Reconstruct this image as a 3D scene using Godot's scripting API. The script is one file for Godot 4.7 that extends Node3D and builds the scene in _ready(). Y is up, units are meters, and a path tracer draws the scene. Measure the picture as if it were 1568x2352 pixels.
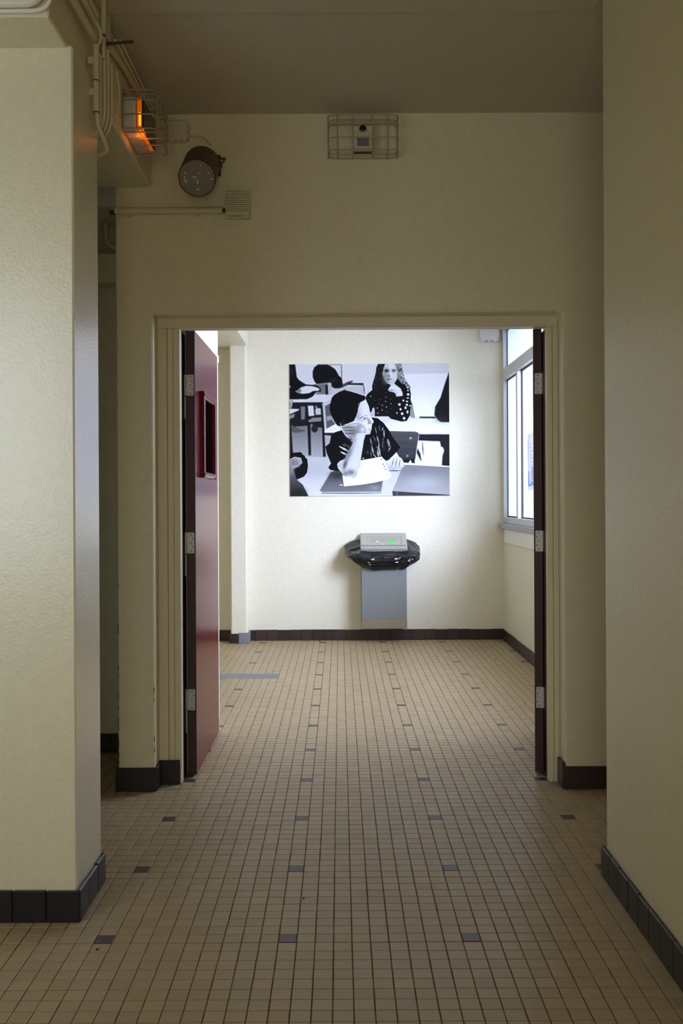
extends Node3D
# A school corridor seen through an open pair of maroon doors. x is right, y up, the camera looks along -z; metres.

const PITCH := 0.0521        # floor tile and its joint
const CEIL := 2.905
const SOFFIT := 2.592
var used := {}
var M := {}
var rng := RandomNumberGenerator.new()

# ------------------------------------------------------------------ helpers
func begin() -> SurfaceTool:
	var st := SurfaceTool.new()
	st.begin(Mesh.PRIMITIVE_TRIANGLES)
	return st

func tri(st: SurfaceTool, a: Vector3, b: Vector3, c: Vector3, n: Vector3) -> void:
	var v := [a, b, c] if (b - a).cross(c - a).dot(n) < 0.0 else [a, c, b]
	for p in v:
		st.set_normal(n)
		st.add_vertex(p)

func face(st: SurfaceTool, pts: Array, n: Vector3) -> void:
	for i in range(1, pts.size() - 1):
		tri(st, pts[0], pts[i], pts[i + 1], n)

func smooth_tri(st: SurfaceTool, p: Array, n: Array) -> void:
	var m: Vector3 = n[0] + n[1] + n[2]
	var order := [0, 1, 2] if (p[1] - p[0]).cross(p[2] - p[0]).dot(m) < 0.0 else [0, 2, 1]
	for i in order:
		st.set_normal(n[i])
		st.add_vertex(p[i])

# a box with chamfered edges; xf places it
func cbox(st: SurfaceTool, c: Vector3, s: Vector3, ch := 0.002, xf := Transform3D()) -> void:
	var h := s / 2.0
	ch = minf(ch, 0.45 * minf(h.x, minf(h.y, h.z)) * 2.0)
	var B := xf.basis
	var at := func(x, y, z): return xf * (c + Vector3(x, y, z))
	for ax in 3:
		var u := (ax + 1) % 3
		var w := (ax + 2) % 3
		for sg in [-1.0, 1.0]:
			var n := Vector3.ZERO
			n[ax] = sg
			var pts := []
			for k in [[-1, -1], [1, -1], [1, 1], [-1, 1]]:
				var p := Vector3.ZERO
				p[ax] = sg * h[ax]
				p[u] = k[0] * (h[u] - ch)
				p[w] = k[1] * (h[w] - ch)
				pts.append(at.call(p.x, p.y, p.z))
			face(st, pts, (B * n).normalized())
	if ch <= 0.0:
		return
	for ax in 3:                                # edges that run along axis ax
		var u := (ax + 1) % 3
		var w := (ax + 2) % 3
		for su in [-1.0, 1.0]:
			for sw in [-1.0, 1.0]:
				var n := Vector3.ZERO
				n[u] = su
				n[w] = sw
				var pts := []
				for k in [[-1, 0], [1, 0], [1, 1], [-1, 1]]:
					var p := Vector3.ZERO
					p[ax] = k[0] * (h[ax] - ch)
					p[u] = su * (h[u] - (ch if k[1] == 1 else 0.0))
					p[w] = sw * (h[w] - (0.0 if k[1] == 1 else ch))
					pts.append(at.call(p.x, p.y, p.z))
				face(st, pts, (B * n).normalized())
	for sx in [-1.0, 1.0]:
		for sy in [-1.0, 1.0]:
			for sz in [-1.0, 1.0]:
				tri(st, at.call(sx * h.x, sy * (h.y - ch), sz * (h.z - ch)), at.call(sx * (h.x - ch), sy * h.y, sz * (h.z - ch)), at.call(sx * (h.x - ch), sy * (h.y - ch), sz * h.z), (B * Vector3(sx, sy, sz)).normalized())

# from two corners
func bx(st: SurfaceTool, a: Vector3, b: Vector3, ch := 0.002) -> void:
	cbox(st, (a + b) / 2.0, (b - a).abs(), ch)

# a polygon in x,y pushed from z = 0 back to z = -depth, its front edges chamfered
func slab(st: SurfaceTool, poly: PackedVector2Array, depth: float, ch: float, xf := Transform3D()) -> void:
	var p := poly.duplicate()
	if not Geometry2D.is_polygon_clockwise(p):
		p.reverse()
	var n := p.size()
	var inner := PackedVector2Array()
	for i in n:
		var d0 := (p[i] - p[(i + n - 1) % n]).normalized()
		var d1 := (p[(i + 1) % n] - p[i]).normalized()
		var n0 := Vector2(d0.y, -d0.x)
		var n1 := Vector2(d1.y, -d1.x)
		if Geometry2D.is_polygon_clockwise(PackedVector2Array([Vector2(0, 0), Vector2(1, 0), Vector2(0, 1)])):
			n0 = -n0
			n1 = -n1
		var m := (n0 + n1) / maxf(1.0 + n0.dot(n1), 0.2)
		inner.append(p[i] + m * ch)
	# make sure that inner lies inside
	var area := func(q):
		var t := 0.0
		for i in q.size():
			t += q[i].cross(q[(i + 1) % q.size()])
		return absf(t)
	if area.call(inner) > area.call(p):
		for i in n:
			inner[i] = p[i] * 2.0 - inner[i]
	var V := func(q, z): return xf * Vector3(q.x, q.y, z)
	var idx := Geometry2D.triangulate_polygon(inner)
	for k in range(0, idx.size(), 3):
		tri(st, V.call(inner[idx[k]], 0.0), V.call(inner[idx[k + 1]], 0.0), V.call(inner[idx[k + 2]], 0.0), xf.basis.z)
	idx = Geometry2D.triangulate_polygon(p)
	for k in range(0, idx.size(), 3):
		tri(st, V.call(p[idx[k]], -depth), V.call(p[idx[k + 1]], -depth), V.call(p[idx[k + 2]], -depth), -xf.basis.z)
	for i in n:
		var j := (i + 1) % n
		var mid := (p[i] + p[j]) / 2.0
		var d := (p[j] - p[i]).normalized()
		var o := Vector2(d.y, -d.x)
		if o.dot((inner[i] + inner[j]) / 2.0 - mid) > 0.0:
			o = -o
		var nn := xf.basis * Vector3(o.x, o.y, 0)
		face(st, [V.call(p[i], -ch), V.call(p[j], -ch), V.call(p[j], -depth), V.call(p[i], -depth)], nn)
		if ch > 0.0:
			face(st, [V.call(inner[i], 0.0), V.call(inner[j], 0.0), V.call(p[j], -ch), V.call(p[i], -ch)], (nn + xf.basis.z).normalized())

func rrect(x0: float, y0: float, x1: float, y1: float, r: float, seg := 5) -> PackedVector2Array:
	var out := PackedVector2Array()
	for c in [[x1 - r, y1 - r, 0.0], [x0 + r, y1 - r, 90.0], [x0 + r, y0 + r, 180.0], [x1 - r, y0 + r, 270.0]]:
		for k in seg + 1:
			var a := deg_to_rad(c[2] + 90.0 * k / seg)
			out.append(Vector2(c[0] + r * cos(a), c[1] + r * sin(a)))
	return out

func rect(x0: float, y0: float, x1: float, y1: float) -> PackedVector2Array:
	return PackedVector2Array([Vector2(x0, y0), Vector2(x1, y0), Vector2(x1, y1), Vector2(x0, y1)])

func tube(st: SurfaceTool, path: Array, r: float, sides := 10, closed := false) -> void:
	var n := path.size()
	var rings := []
	var u := Vector3.ZERO
	for i in n:
		var a: Vector3 = path[(i + n - 1) % n] if closed or i > 0 else path[i]
		var b: Vector3 = path[(i + 1) % n] if closed or i < n - 1 else path[i]
		var t := (b - a).normalized()
		if i == 0:
			u = t.cross(Vector3.UP if absf(t.y) < 0.9 else Vector3.RIGHT).normalized()
		else:
			u = (u - t * u.dot(t)).normalized()
		var w := t.cross(u)
		var ring := []
		for k in sides:
			var g := TAU * k / sides
			ring.append(u * cos(g) + w * sin(g))
		rings.append(ring)
	for i in (n if closed else n - 1):
		var j := (i + 1) % n
		var shift := 0
		if closed and j == 0:
			var best := -2.0
			for s in sides:
				var dd: float = rings[i][0].dot(rings[0][s])
				if dd > best:
					best = dd
					shift = s
		for k in sides:
			var k2 := (k + 1) % sides
			var A: Vector3 = rings[i][k]
			var Bq: Vector3 = rings[i][k2]
			var C: Vector3 = rings[j][(k2 + shift) % sides]
			var D: Vector3 = rings[j][(k + shift) % sides]
			var pa: Vector3 = path[i] + A * r
			var pb: Vector3 = path[i] + Bq * r
			var pc: Vector3 = path[j] + C * r
			var pd: Vector3 = path[j] + D * r
			smooth_tri(st, [pa, pb, pc], [A, Bq, C])
			smooth_tri(st, [pa, pc, pd], [A, C, D])
	if not closed:
		for e in [0, n - 1]:
			var t: Vector3 = (path[1] - path[0]).normalized() if e == 0 else (path[n - 1] - path[n - 2]).normalized()
			var pts := []
			for k in sides:
				pts.append(path[e] + rings[e][k] * r)
			face(st, pts, -t if e == 0 else t)

# corner points joined with rounded bends
func bend(pts: Array, rad: float, seg := 6, closed := false) -> Array:
	var out := []
	var n := pts.size()
	for i in n:
		if not closed and (i == 0 or i == n - 1):
			out.append(pts[i])
			continue
		var p: Vector3 = pts[i]
		var a: Vector3 = pts[(i + n - 1) % n]
		var b: Vector3 = pts[(i + 1) % n]
		var r := minf(rad, 0.48 * minf(p.distance_to(a), p.distance_to(b)))
		var s := p + (a - p).normalized() * r
		var e := p + (b - p).normalized() * r
		for k in seg + 1:
			var t := float(k) / seg
			out.append(s.lerp(p, t).lerp(p.lerp(e, t), t))
	return out

func disc(st: SurfaceTool, c: Vector3, n: Vector3, r: float, sides := 16) -> void:
	var u := n.cross(Vector3.UP if absf(n.y) < 0.9 else Vector3.RIGHT).normalized()
	var w := n.cross(u)
	var pts := []
	for k in sides:
		var a := TAU * k / sides
		pts.append(c + (u * cos(a) + w * sin(a)) * r)
	face(st, pts, n)

# a round stack of rings along axis n: rows of [distance along n, radius]
func lathe(st: SurfaceTool, c: Vector3, n: Vector3, rows: Array, sides := 20) -> void:
	var u := n.cross(Vector3.UP if absf(n.y) < 0.9 else Vector3.RIGHT).normalized()
	var w := n.cross(u)
	for i in rows.size() - 1:
		var r0: Array = rows[i]
		var r1: Array = rows[i + 1]
		var slope := Vector2(r1[0] - r0[0], r1[1] - r0[1]).normalized()
		for k in sides:
			var a0 := TAU * k / sides
			var a1 := TAU * (k + 1) / sides
			var e0 := u * cos(a0) + w * sin(a0)
			var e1 := u * cos(a1) + w * sin(a1)
			var n0 := (e0 * slope.x - n * slope.y).normalized()
			var n1 := (e1 * slope.x - n * slope.y).normalized()
			var A: Vector3 = c + n * r0[0] + e0 * r0[1]
			var Bq: Vector3 = c + n * r0[0] + e1 * r0[1]
			var C: Vector3 = c + n * r1[0] + e1 * r1[1]
			var D: Vector3 = c + n * r1[0] + e0 * r1[1]
			if r0[1] > 0.0:
				smooth_tri(st, [A, Bq, C], [n0, n1, n1])
			if r1[1] > 0.0:
				smooth_tri(st, [A, C, D], [n0, n1, n0])

func numbered(called: String) -> String:
	if not used.has(called):
		used[called] = 0
		return called
	used[called] += 1
	return "%s_%03d" % [called, used[called]]

func put(st: SurfaceTool, called: String, m: Material, parent: Node = self, at := Vector3.ZERO) -> MeshInstance3D:
	return put_mesh(st.commit(), called, m, parent, at)

func put_mesh(mesh: Mesh, called: String, m: Material, parent: Node = self, at := Vector3.ZERO) -> MeshInstance3D:
	var o := MeshInstance3D.new()
	o.mesh = mesh
	o.material_override = m
	o.name = numbered(called) if parent == self else called
	o.position = at
	parent.add_child(o, true)
	return o

func base(called: String, at := Vector3.ZERO) -> Node3D:
	var o := Node3D.new()
	o.name = numbered(called)
	o.position = at
	add_child(o)
	return o

func tag(o: Node, label: String, category := "", group := "") -> Node:
	o.set_meta("label", label)
	if category:
		o.set_meta("category", category)
	if group:
		o.set_meta("group", group)
	return o

func setting(o: Node, label: String, category: String) -> Node:
	o.set_meta("kind", "structure")
	return tag(o, label, category)

# ------------------------------------------------------------------ materials
func srgb(r: float, g: float, b: float) -> Color:
	return Color(r / 255.0, g / 255.0, b / 255.0)

func noise_tex(freq: float, size: int, sd: int, octaves := 3, lo := 0.0, hi := 1.0, type := FastNoiseLite.TYPE_SIMPLEX_SMOOTH) -> ImageTexture:
	var n := FastNoiseLite.new()
	n.noise_type = type
	n.seed = sd
	n.frequency = freq
	n.fractal_octaves = octaves
	var im := n.get_seamless_image(size, size)
	im.convert(Image.FORMAT_L8)
	if lo != 0.0 or hi != 1.0:
		var d := im.get_data()
		for i in d.size():
			d[i] = int(255.0 * lerpf(lo, hi, d[i] / 255.0))
		im = Image.create_from_data(size, size, false, Image.FORMAT_L8, d)
	return ImageTexture.create_from_image(im)

func mat(c: Color, rough := 0.5, metal := 0.0) -> StandardMaterial3D:
	var m := StandardMaterial3D.new()
	m.albedo_color = c
	m.roughness = rough
	m.metallic = metal
	return m

func relief(m: StandardMaterial3D, t: Texture2D, cm: float, scale: float, world := true) -> StandardMaterial3D:
	m.heightmap_enabled = true
	m.heightmap_texture = t
	m.heightmap_scale = cm
	m.uv1_triplanar = true
	m.uv1_world_triplanar = world
	m.uv1_scale = Vector3.ONE * scale
	return m

func make_materials() -> void:
	var peel := noise_tex(0.06, 512, 11, 3)
	var tone := noise_tex(0.02, 512, 5, 4, 0.97, 1.0)
	var grain := noise_tex(0.25, 256, 8, 2, 0.82, 1.0)
	M.wall = relief(mat(srgb(231, 222, 184), 0.42), peel, 0.1, 2.2)
	M.wall.albedo_texture = tone
	M.far_wall = relief(mat(srgb(235, 229, 204), 0.42), peel, 0.09, 2.2)
	M.far_wall.albedo_texture = tone
	M.gloss_wall = relief(mat(srgb(231, 223, 188), 0.34), peel, 0.11, 2.2)
	M.gloss_wall.albedo_texture = tone
	M.gloss_wall.clearcoat_enabled = true
	M.gloss_wall.clearcoat = 1.0
	M.gloss_wall.clearcoat_roughness = 0.28
	M.ceiling = relief(mat(srgb(205, 196, 170), 0.75), peel, 0.03, 2.0)
	M.ceiling.albedo_texture = tone
	M.white = relief(mat(srgb(236, 234, 222), 0.4), peel, 0.02, 3.0)
	M.frame = mat(srgb(222, 212, 176), 0.4)
	M.frame = relief(M.frame, noise_tex(0.02, 256, 3, 3), 0.01, 4.0)
	M.grout = relief(mat(srgb(74, 66, 56), 0.85), peel, 0.03, 8.0)
	M.chip = mat(srgb(104, 94, 74), 0.9)
	M.cement = relief(mat(srgb(128, 130, 132), 0.8), peel, 0.05, 8.0)
	M.tiles = []
	for c in [[190, 168, 128], [187, 165, 125], [193, 171, 131], [189, 168, 130], [185, 163, 123]]:
		var m := mat(srgb(c[0], c[1], c[2]), 0.42)
		m.albedo_texture = grain
		m.uv1_triplanar = true
		m.uv1_world_triplanar = true
		m.uv1_scale = Vector3.ONE * 6.0
		m.metallic_specular = 0.38
		M.tiles.append(m)
	M.tile_mass = mat(Color.WHITE, 0.42)
	M.tile_mass.metallic_specular = 0.38
	M.tile_mass.vertex_color_use_as_albedo = true
	M.tile_mass.albedo_texture = grain
	M.tile_mass.uv1_triplanar = true
	M.tile_mass.uv1_world_triplanar = true
	M.tile_mass.uv1_scale = Vector3.ONE * 6.0
	M.accent = []
	for c in [[78, 62, 62], [70, 56, 58], [86, 68, 66]]:
		M.accent.append(mat(srgb(c[0], c[1], c[2]), 0.42))
	M.skirt = []
	for c in [[54, 38, 36], [48, 34, 33], [60, 44, 40]]:
		var m := mat(srgb(c[0], c[1], c[2]), 0.38)
		m = relief(m, peel, 0.015, 5.0)
		M.skirt.append(m)
	M.skirt_near = []
	for c in [[34, 31, 30], [30, 28, 28], [38, 35, 33]]:
		M.skirt_near.append(relief(mat(srgb(c[0], c[1], c[2]), 0.4), peel, 0.015, 5.0))
	M.maroon = relief(mat(srgb(100, 23, 29), 0.2), noise_tex(0.012, 256, 21, 2), 0.02, 1.6)
	M.maroon.metallic_specular = 0.22
	M.maroon_shaded = mat(srgb(52, 14, 16), 0.5)  # maroon darkened to carry the shade between leaf and frame
	M.dark_glass = mat(srgb(14, 7, 7), 1.0)
	M.dark_glass.metallic_specular = 0.0
	M.hinge = mat(srgb(178, 178, 172), 0.42, 0.35)
	M.screw = mat(srgb(132, 116, 84), 0.35, 0.8)
	M.alu = mat(srgb(196, 198, 200), 0.4, 0.25)
	M.gasket = mat(srgb(22, 24, 28), 0.6)
	M.glass = mat(Color(0.95, 0.98, 1.0, 0.06), 0.0)
	M.glass.transparency = BaseMaterial3D.TRANSPARENCY_ALPHA
	M.frosted = mat(Color(0.96, 0.98, 1.0, 0.8), 0.9)
	M.frosted.transparency = BaseMaterial3D.TRANSPARENCY_ALPHA
	M.frosted.backlight_enabled = true
	M.frosted.backlight = Color(0.9, 0.93, 0.97)
	M.sill = relief(mat(srgb(158, 160, 164), 0.5), peel, 0.01, 3.0)
	M.pipe = mat(srgb(214, 204, 168), 0.42)
	M.pipe_white = mat(srgb(232, 226, 204), 0.4)
	M.strap = mat(srgb(60, 56, 46), 0.5)
	M.wire = mat(srgb(176, 166, 138), 0.42)
	M.wire_grey = mat(srgb(172, 164, 146), 0.4, 0.3)
	M.housing = mat(srgb(214, 212, 204), 0.45)
	M.cream_plastic = mat(srgb(214, 204, 170), 0.5)
	M.black = mat(srgb(14, 14, 14), 0.5)
	M.label_grey = mat(srgb(120, 122, 116), 0.4)
	M.lens = mat(srgb(255, 140, 30), 0.25)
	M.lens.emission_enabled = true
	M.lens.emission = srgb(255, 120, 8)
	M.lens.emission_energy_multiplier = 0.3
	M.bulb = mat(srgb(255, 190, 60), 0.3)
	M.bulb.emission_enabled = true
	M.bulb.emission = srgb(255, 168, 30)
	M.bulb.emission_energy_multiplier = 1.6
	M.sign_plate = mat(srgb(24, 26, 22), 0.25)
	M.horn = relief(mat(srgb(84, 66, 44), 0.5, 0.2), peel, 0.02, 6.0)
	M.grille = mat(srgb(176, 170, 152), 0.45, 0.2)
	M.plug = mat(srgb(226, 222, 204), 0.6)
	M.bin_body = relief(mat(srgb(130, 133, 130), 0.5, 0.25), noise_tex(0.3, 256, 31, 1), 0.01, 6.0)
	M.bin_lid = mat(srgb(170, 166, 150), 0.45, 0.1)
	M.bin_band = relief(mat(srgb(150, 138, 120), 0.4, 0.5), noise_tex(0.02, 256, 33, 4), 0.03, 3.0)
	M.bag = mat(srgb(9, 10, 15), 0.15)
	M.green = mat(srgb(70, 230, 90), 0.5)
	M.paper = mat(srgb(240, 240, 238), 0.7)

# ------------------------------------------------------------------ main
func _ready() -> void:
	rng.seed = 7
	# camera
	var cam := Camera3D.new()
	cam.name = "camera"
	cam.position = Vector3(0, 1.2476, 0)
	cam.rotation = Vector3(0, 0, deg_to_rad(-0.3))
	cam.near = 0.05
	cam.projection = Camera3D.PROJECTION_FRUSTUM      # level, with a slight shift of the lens
	cam.size = 2352.0 / 2240.0 * cam.near
	cam.frustum_offset = Vector2(4.0, -29.0) / 2240.0 * cam.near
	cam.far = 200.0
	add_child(cam)
	cam.current = true
	# overcast sky
	var sky := ProceduralSkyMaterial.new()
	sky.sky_top_color = srgb(236, 243, 255)
	sky.sky_horizon_color = srgb(244, 248, 255)
	sky.ground_horizon_color = srgb(240, 244, 250)
	sky.ground_bottom_color = srgb(150, 150, 145)
	sky.sky_energy_multiplier = 1.0
	sky.ground_energy_multiplier = 1.0
	var env := Environment.new()
	env.background_mode = Environment.BG_SKY
	env.sky = Sky.new()
	env.sky.sky_material = sky
	env.background_energy_multiplier = 2.4
	env.tonemap_mode = Environment.TONE_MAPPER_LINEAR
	env.tonemap_exposure = 1.0
	env.sdfgi_enabled = true
	env.ssao_enabled = true
	env.ssil_enabled = true
	var we := WorldEnvironment.new()
	we.name = "environment"
	we.environment = env
	add_child(we)
	# daylight: the bright side of the sky beyond the far room's window, then two lights added at unseen glazing near the viewer
	daylight("far_window_daylight", Vector3(5.0, 4.0, -1.0), Vector3(-4.6, -2.6, -7.6), Vector2(5.0, 3.4), 215.0, Color(0.775, 0.835, 1.0))
	daylight("near_sky_daylight", Vector3(1.9, 1.95, -6.2), Vector3(-1, -0.25, 0.0), Vector2(2.1, 1.8), 23.0, Color(0.805, 0.85, 1.0))
	daylight("added_side_daylight", Vector3(-1.7, 1.55, -1.1), Vector3(0.2, -0.05, -1), Vector2(1.0, 1.25), 1.6, Color(0.85, 0.91, 1.0))  # added to brighten the pier, its window is unseen
	daylight("added_rear_daylight", Vector3(0.0, 0.95, 1.85), Vector3(0, 0, -1), Vector2(0.78, 1.7), 2.1, Color(1.0, 0.95, 0.88))  # added to lift the doorway wall, its door is unseen

	make_materials()
	build_shell()
	build_floor()
	build_baseboards()
	build_doorframe()
	build_doors()
	build_window()
	build_added_glazing()
	build_poster()
	build_bin()
	build_exit_lights()
	build_wall_fittings()
	build_conduits()
	build_small_things()

func daylight(called: String, at: Vector3, towards: Vector3, size: Vector2, energy: float, c: Color) -> void:
	var l := AreaLight3D.new()
	l.name = called
	l.area_size = size
	l.light_color = c
	l.light_energy = energy
	l.shadow_enabled = true
	l.area_range = 20.0
	l.position = at
	add_child(l)
	l.look_at_from_position(at, at + towards, Vector3.UP)

# ------------------------------------------------------------------ the shell
func build_shell() -> void:
	# wall with the doorway; the left end is free, the opening is wider than the door frame
	var st := begin()
	var p := PackedVector2Array([Vector2(-0.957, -0.01), Vector2(-0.957, CEIL + 0.02), Vector2(1.74, CEIL + 0.02), Vector2(1.74, -0.01), Vector2(0.962, -0.01), Vector2(0.962, 2.032), Vector2(0.955, 2.046), Vector2(0.94, 2.052), Vector2(-0.80, 2.047), Vector2(-0.80, -0.01)])
	slab(st, p, 0.26, 0.006, Transform3D(Basis(), Vector3(0, 0, -4.19)))
	var wf := setting(put(st, "wall_front", M.wall), "cream plaster wall around the double doorway", "wall")
	# where knocks have broken the paint off the corners
	for k in 26:
		var low := rng.randf() * rng.randf()
		var at := Vector3(-0.957, 0.12 + low * 0.95, -4.1935) if k % 4 < 3 else Vector3(-0.80, 0.12 + low * 0.9, -4.1935)
		var chip := PackedVector2Array()
		var hh := rng.randf_range(0.004, 0.016)
		for j in 7:
			var g := TAU * j / 7.0
			chip.append(Vector2(cos(g) * rng.randf_range(0.001, 0.003), sin(g) * hh * rng.randf_range(0.7, 1.1)))
		st = begin()
		slab(st, chip, 0.002, 0.0004, Transform3D(Basis(), at + Vector3(0.002 if k % 4 < 3 else -0.002, 0, 0.001)))
		put(st, "paint_chip", M.chip, wf)
	# near left pier
	st = begin()
	bx(st, Vector3(-5.0, -0.01, -2.895), Vector3(-0.786, SOFFIT + 0.01, -3.19), 0.005)
	setting(put(st, "wall_left", M.gloss_wall), "bright cream pier close to the viewer with glossy side", "wall")
	# dropped bulkhead over the left side, with pipes on it
	st = begin()
	bx(st, Vector3(-2.6, SOFFIT, -2.707), Vector3(-0.8, CEIL + 0.02, -4.185), 0.005)
	setting(put(st, "beam", M.wall), "cream bulkhead beam over the left passage carrying conduits", "beam")
	st = begin()
	bx(st, Vector3(-2.6, SOFFIT, -4.46), Vector3(-0.8, CEIL + 0.02, -8.64), 0.005)
	setting(put(st, "beam", M.far_wall), "cream beam in the far room ending at the corner column", "beam")
	# near right wall
	st = begin()
	bx(st, Vector3(0.869, -0.01, 1.75), Vector3(1.3, CEIL + 0.02, -3.2), 0.006)
	setting(put(st, "wall_right", M.wall), "cream textured wall along the near side of the corridor", "wall")
	# end of the passage to the right and left
	st = begin()
	bx(st, Vector3(1.7, -0.01, -3.0), Vector3(1.85, CEIL + 0.02, -4.45), 0.0)
	bx(st, Vector3(1.25, -0.01, -2.9), Vector3(1.75, CEIL + 0.02, -3.1), 0.0)
	setting(put(st, "wall_side", M.wall), "cream end wall of the cross passage", "wall")
	st = begin()
	bx(st, Vector3(-5.0, -0.01, -4.84), Vector3(-0.93, SOFFIT + 0.01, -4.99), 0.004)
	bx(st, Vector3(-2.6, -0.01, -4.95), Vector3(-2.45, SOFFIT + 0.01, -8.7), 0.004)
	bx(st, Vector3(-5.1, -0.01, -2.9), Vector3(-4.95, SOFFIT + 0.01, -4.99), 0.004)
	bx(st, Vector3(-5.1, SOFFIT, -2.9), Vector3(-2.5, SOFFIT + 0.1, -4.99), 0.0)
	bx(st, Vector3(-5.1, -0.12, -2.9), Vector3(-2.5, -0.003, -4.99), 0.0)
	setting(put(st, "wall_passage", M.wall), "dim cream wall at the back of the narrow passage", "wall")
	# return wall behind the open maroon leaf
	st = begin()
	bx(st, Vector3(-0.94, -0.01, -4.46), Vector3(-0.695, SOFFIT + 0.01, -5.6), 0.006)
	var ret := setting(put(st, "wall_return", M.white), "white painted return wall behind the open maroon door", "wall")
	st = begin()
	bx(st, Vector3(-0.697, 2.035, -4.46), Vector3(-0.69, 2.075, -5.6), 0.002)
	put(st, "rail", M.white, ret)
	# far wall and its column
	st = begin()
	bx(st, Vector3(-2.6, -0.01, -8.65), Vector3(1.75, CEIL + 0.02, -8.85), 0.0)
	setting(put(st, "wall_far", M.far_wall), "pale cream end wall with the photograph print", "wall")
	st = begin()
	bx(st, Vector3(-0.955, -0.01, -8.485), Vector3(-0.808, SOFFIT + 0.01, -8.66), 0.012)
	setting(put(st, "column", M.far_wall), "cream corner column at the end wall under the beam", "column")
	# window wall of the far room
	st = begin()
	var hole_z0 := -5.15
	var hole_z1 := -8.6
	bx(st, Vector3(1.448, -0.01, -4.44), Vector3(1.70, CEIL + 0.02, hole_z0), 0.0)
	bx(st, Vector3(1.448, -0.01, hole_z0), Vector3(1.70, 0.985, -8.66), 0.0)
	bx(st, Vector3(1.448, 2.78, hole_z0), Vector3(1.70, CEIL + 0.02, -8.66), 0.0)
	bx(st, Vector3(1.448, 0.985, hole_z1), Vector3(1.70, 2.78, -8.66), 0.0)
	setting(put(st, "wall_window", M.far_wall), "cream wall under the window in the far room", "wall")
	st = begin()
	bx(st, Vector3(1.432, 0.862, hole_z0), Vector3(1.452, 0.987, -8.5), 0.004)
	setting(put(st, "trim_1", M.white), "white apron board under the window sill", "trim")
	# unseen recess and rear corridor; window and glazed door added for their light
	st = begin()
	bx(st, Vector3(-2.6, -0.01, -1.2), Vector3(-2.25, CEIL + 0.02, -1.4), 0.0)
	bx(st, Vector3(-2.25, -0.01, -1.2), Vector3(-1.15, 0.92, -1.4), 0.0)
	bx(st, Vector3(-2.25, 2.32, -1.2), Vector3(-1.15, CEIL + 0.02, -1.4), 0.0)
	bx(st, Vector3(-1.15, -0.01, 1.6), Vector3(-1.02, CEIL + 0.02, -1.4), 0.0)
	bx(st, Vector3(-2.6, -0.01, -1.4), Vector3(-2.45, CEIL + 0.02, -2.95), 0.0)
	setting(put(st, "wall_near", M.wall), "cream corridor wall with the added window out of view", "wall")
	st = begin()
	bx(st, Vector3(-1.15, -0.01, 1.6), Vector3(-0.57, CEIL + 0.02, 1.75), 0.0)
	bx(st, Vector3(0.73, -0.01, 1.6), Vector3(1.3, CEIL + 0.02, 1.75), 0.0)
	bx(st, Vector3(-0.57, 2.36, 1.6), Vector3(0.73, CEIL + 0.02, 1.75), 0.0)
	setting(put(st, "wall_back", M.wall), "cream wall behind the viewer", "wall")
	# ceiling
	st = begin()
	bx(st, Vector3(-2.6, CEIL, 1.75), Vector3(1.75, CEIL + 0.15, -8.85), 0.0)
	var ce := setting(put(st, "ceiling", M.ceiling), "drab greyish painted ceiling", "ceiling")
	st = begin()
	bx(st, Vector3(-0.80, CEIL - 0.012, 1.59), Vector3(0.868, CEIL + 0.01, -3.3), 0.003)
	put(st, "downstand", M.ceiling, ce)
	st = begin()
	bx(st, Vector3(-0.81, CEIL - 0.006, -4.44), Vector3(1.46, CEIL + 0.01, -8.66), 0.0)
	put(st, "far_room_ceiling", M.white, ce)

# ------------------------------------------------------------------ floor
func tile_shape() -> ArrayMesh:
	var st := begin()
	add_tile(st, Vector3.ZERO, 0.0)
	return st.commit()

func add_tile(st: SurfaceTool, at: Vector3, turn: float) -> void:
	var h := 0.0248
	var c := 0.0011
	var dirs := [Vector2(-1, -1), Vector2(1, -1), Vector2(1, 1), Vector2(-1, 1)]
	var top := []
	var mid := []
	var low := []
	for d in dirs:
		var q: Vector2 = d.rotated(turn)
		top.append(at + Vector3(q.x * (h - c), 0, q.y * (h - c)))
		mid.append(at + Vector3(q.x * h, -c * 0.8, q.y * h))
		low.append(at + Vector3(q.x * h, -0.005, q.y * h))
	face(st, top, Vector3.UP)
	for i in 4:
		var j := (i + 1) % 4
		var q: Vector2 = ((dirs[i] + dirs[j]) / 2.0).rotated(turn)
		face(st, [top[i], top[j], mid[j], mid[i]], Vector3(q.x, 1, q.y).normalized())
		face(st, [mid[i], mid[j], low[j], low[i]], Vector3(q.x, 0, q.y))

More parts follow.
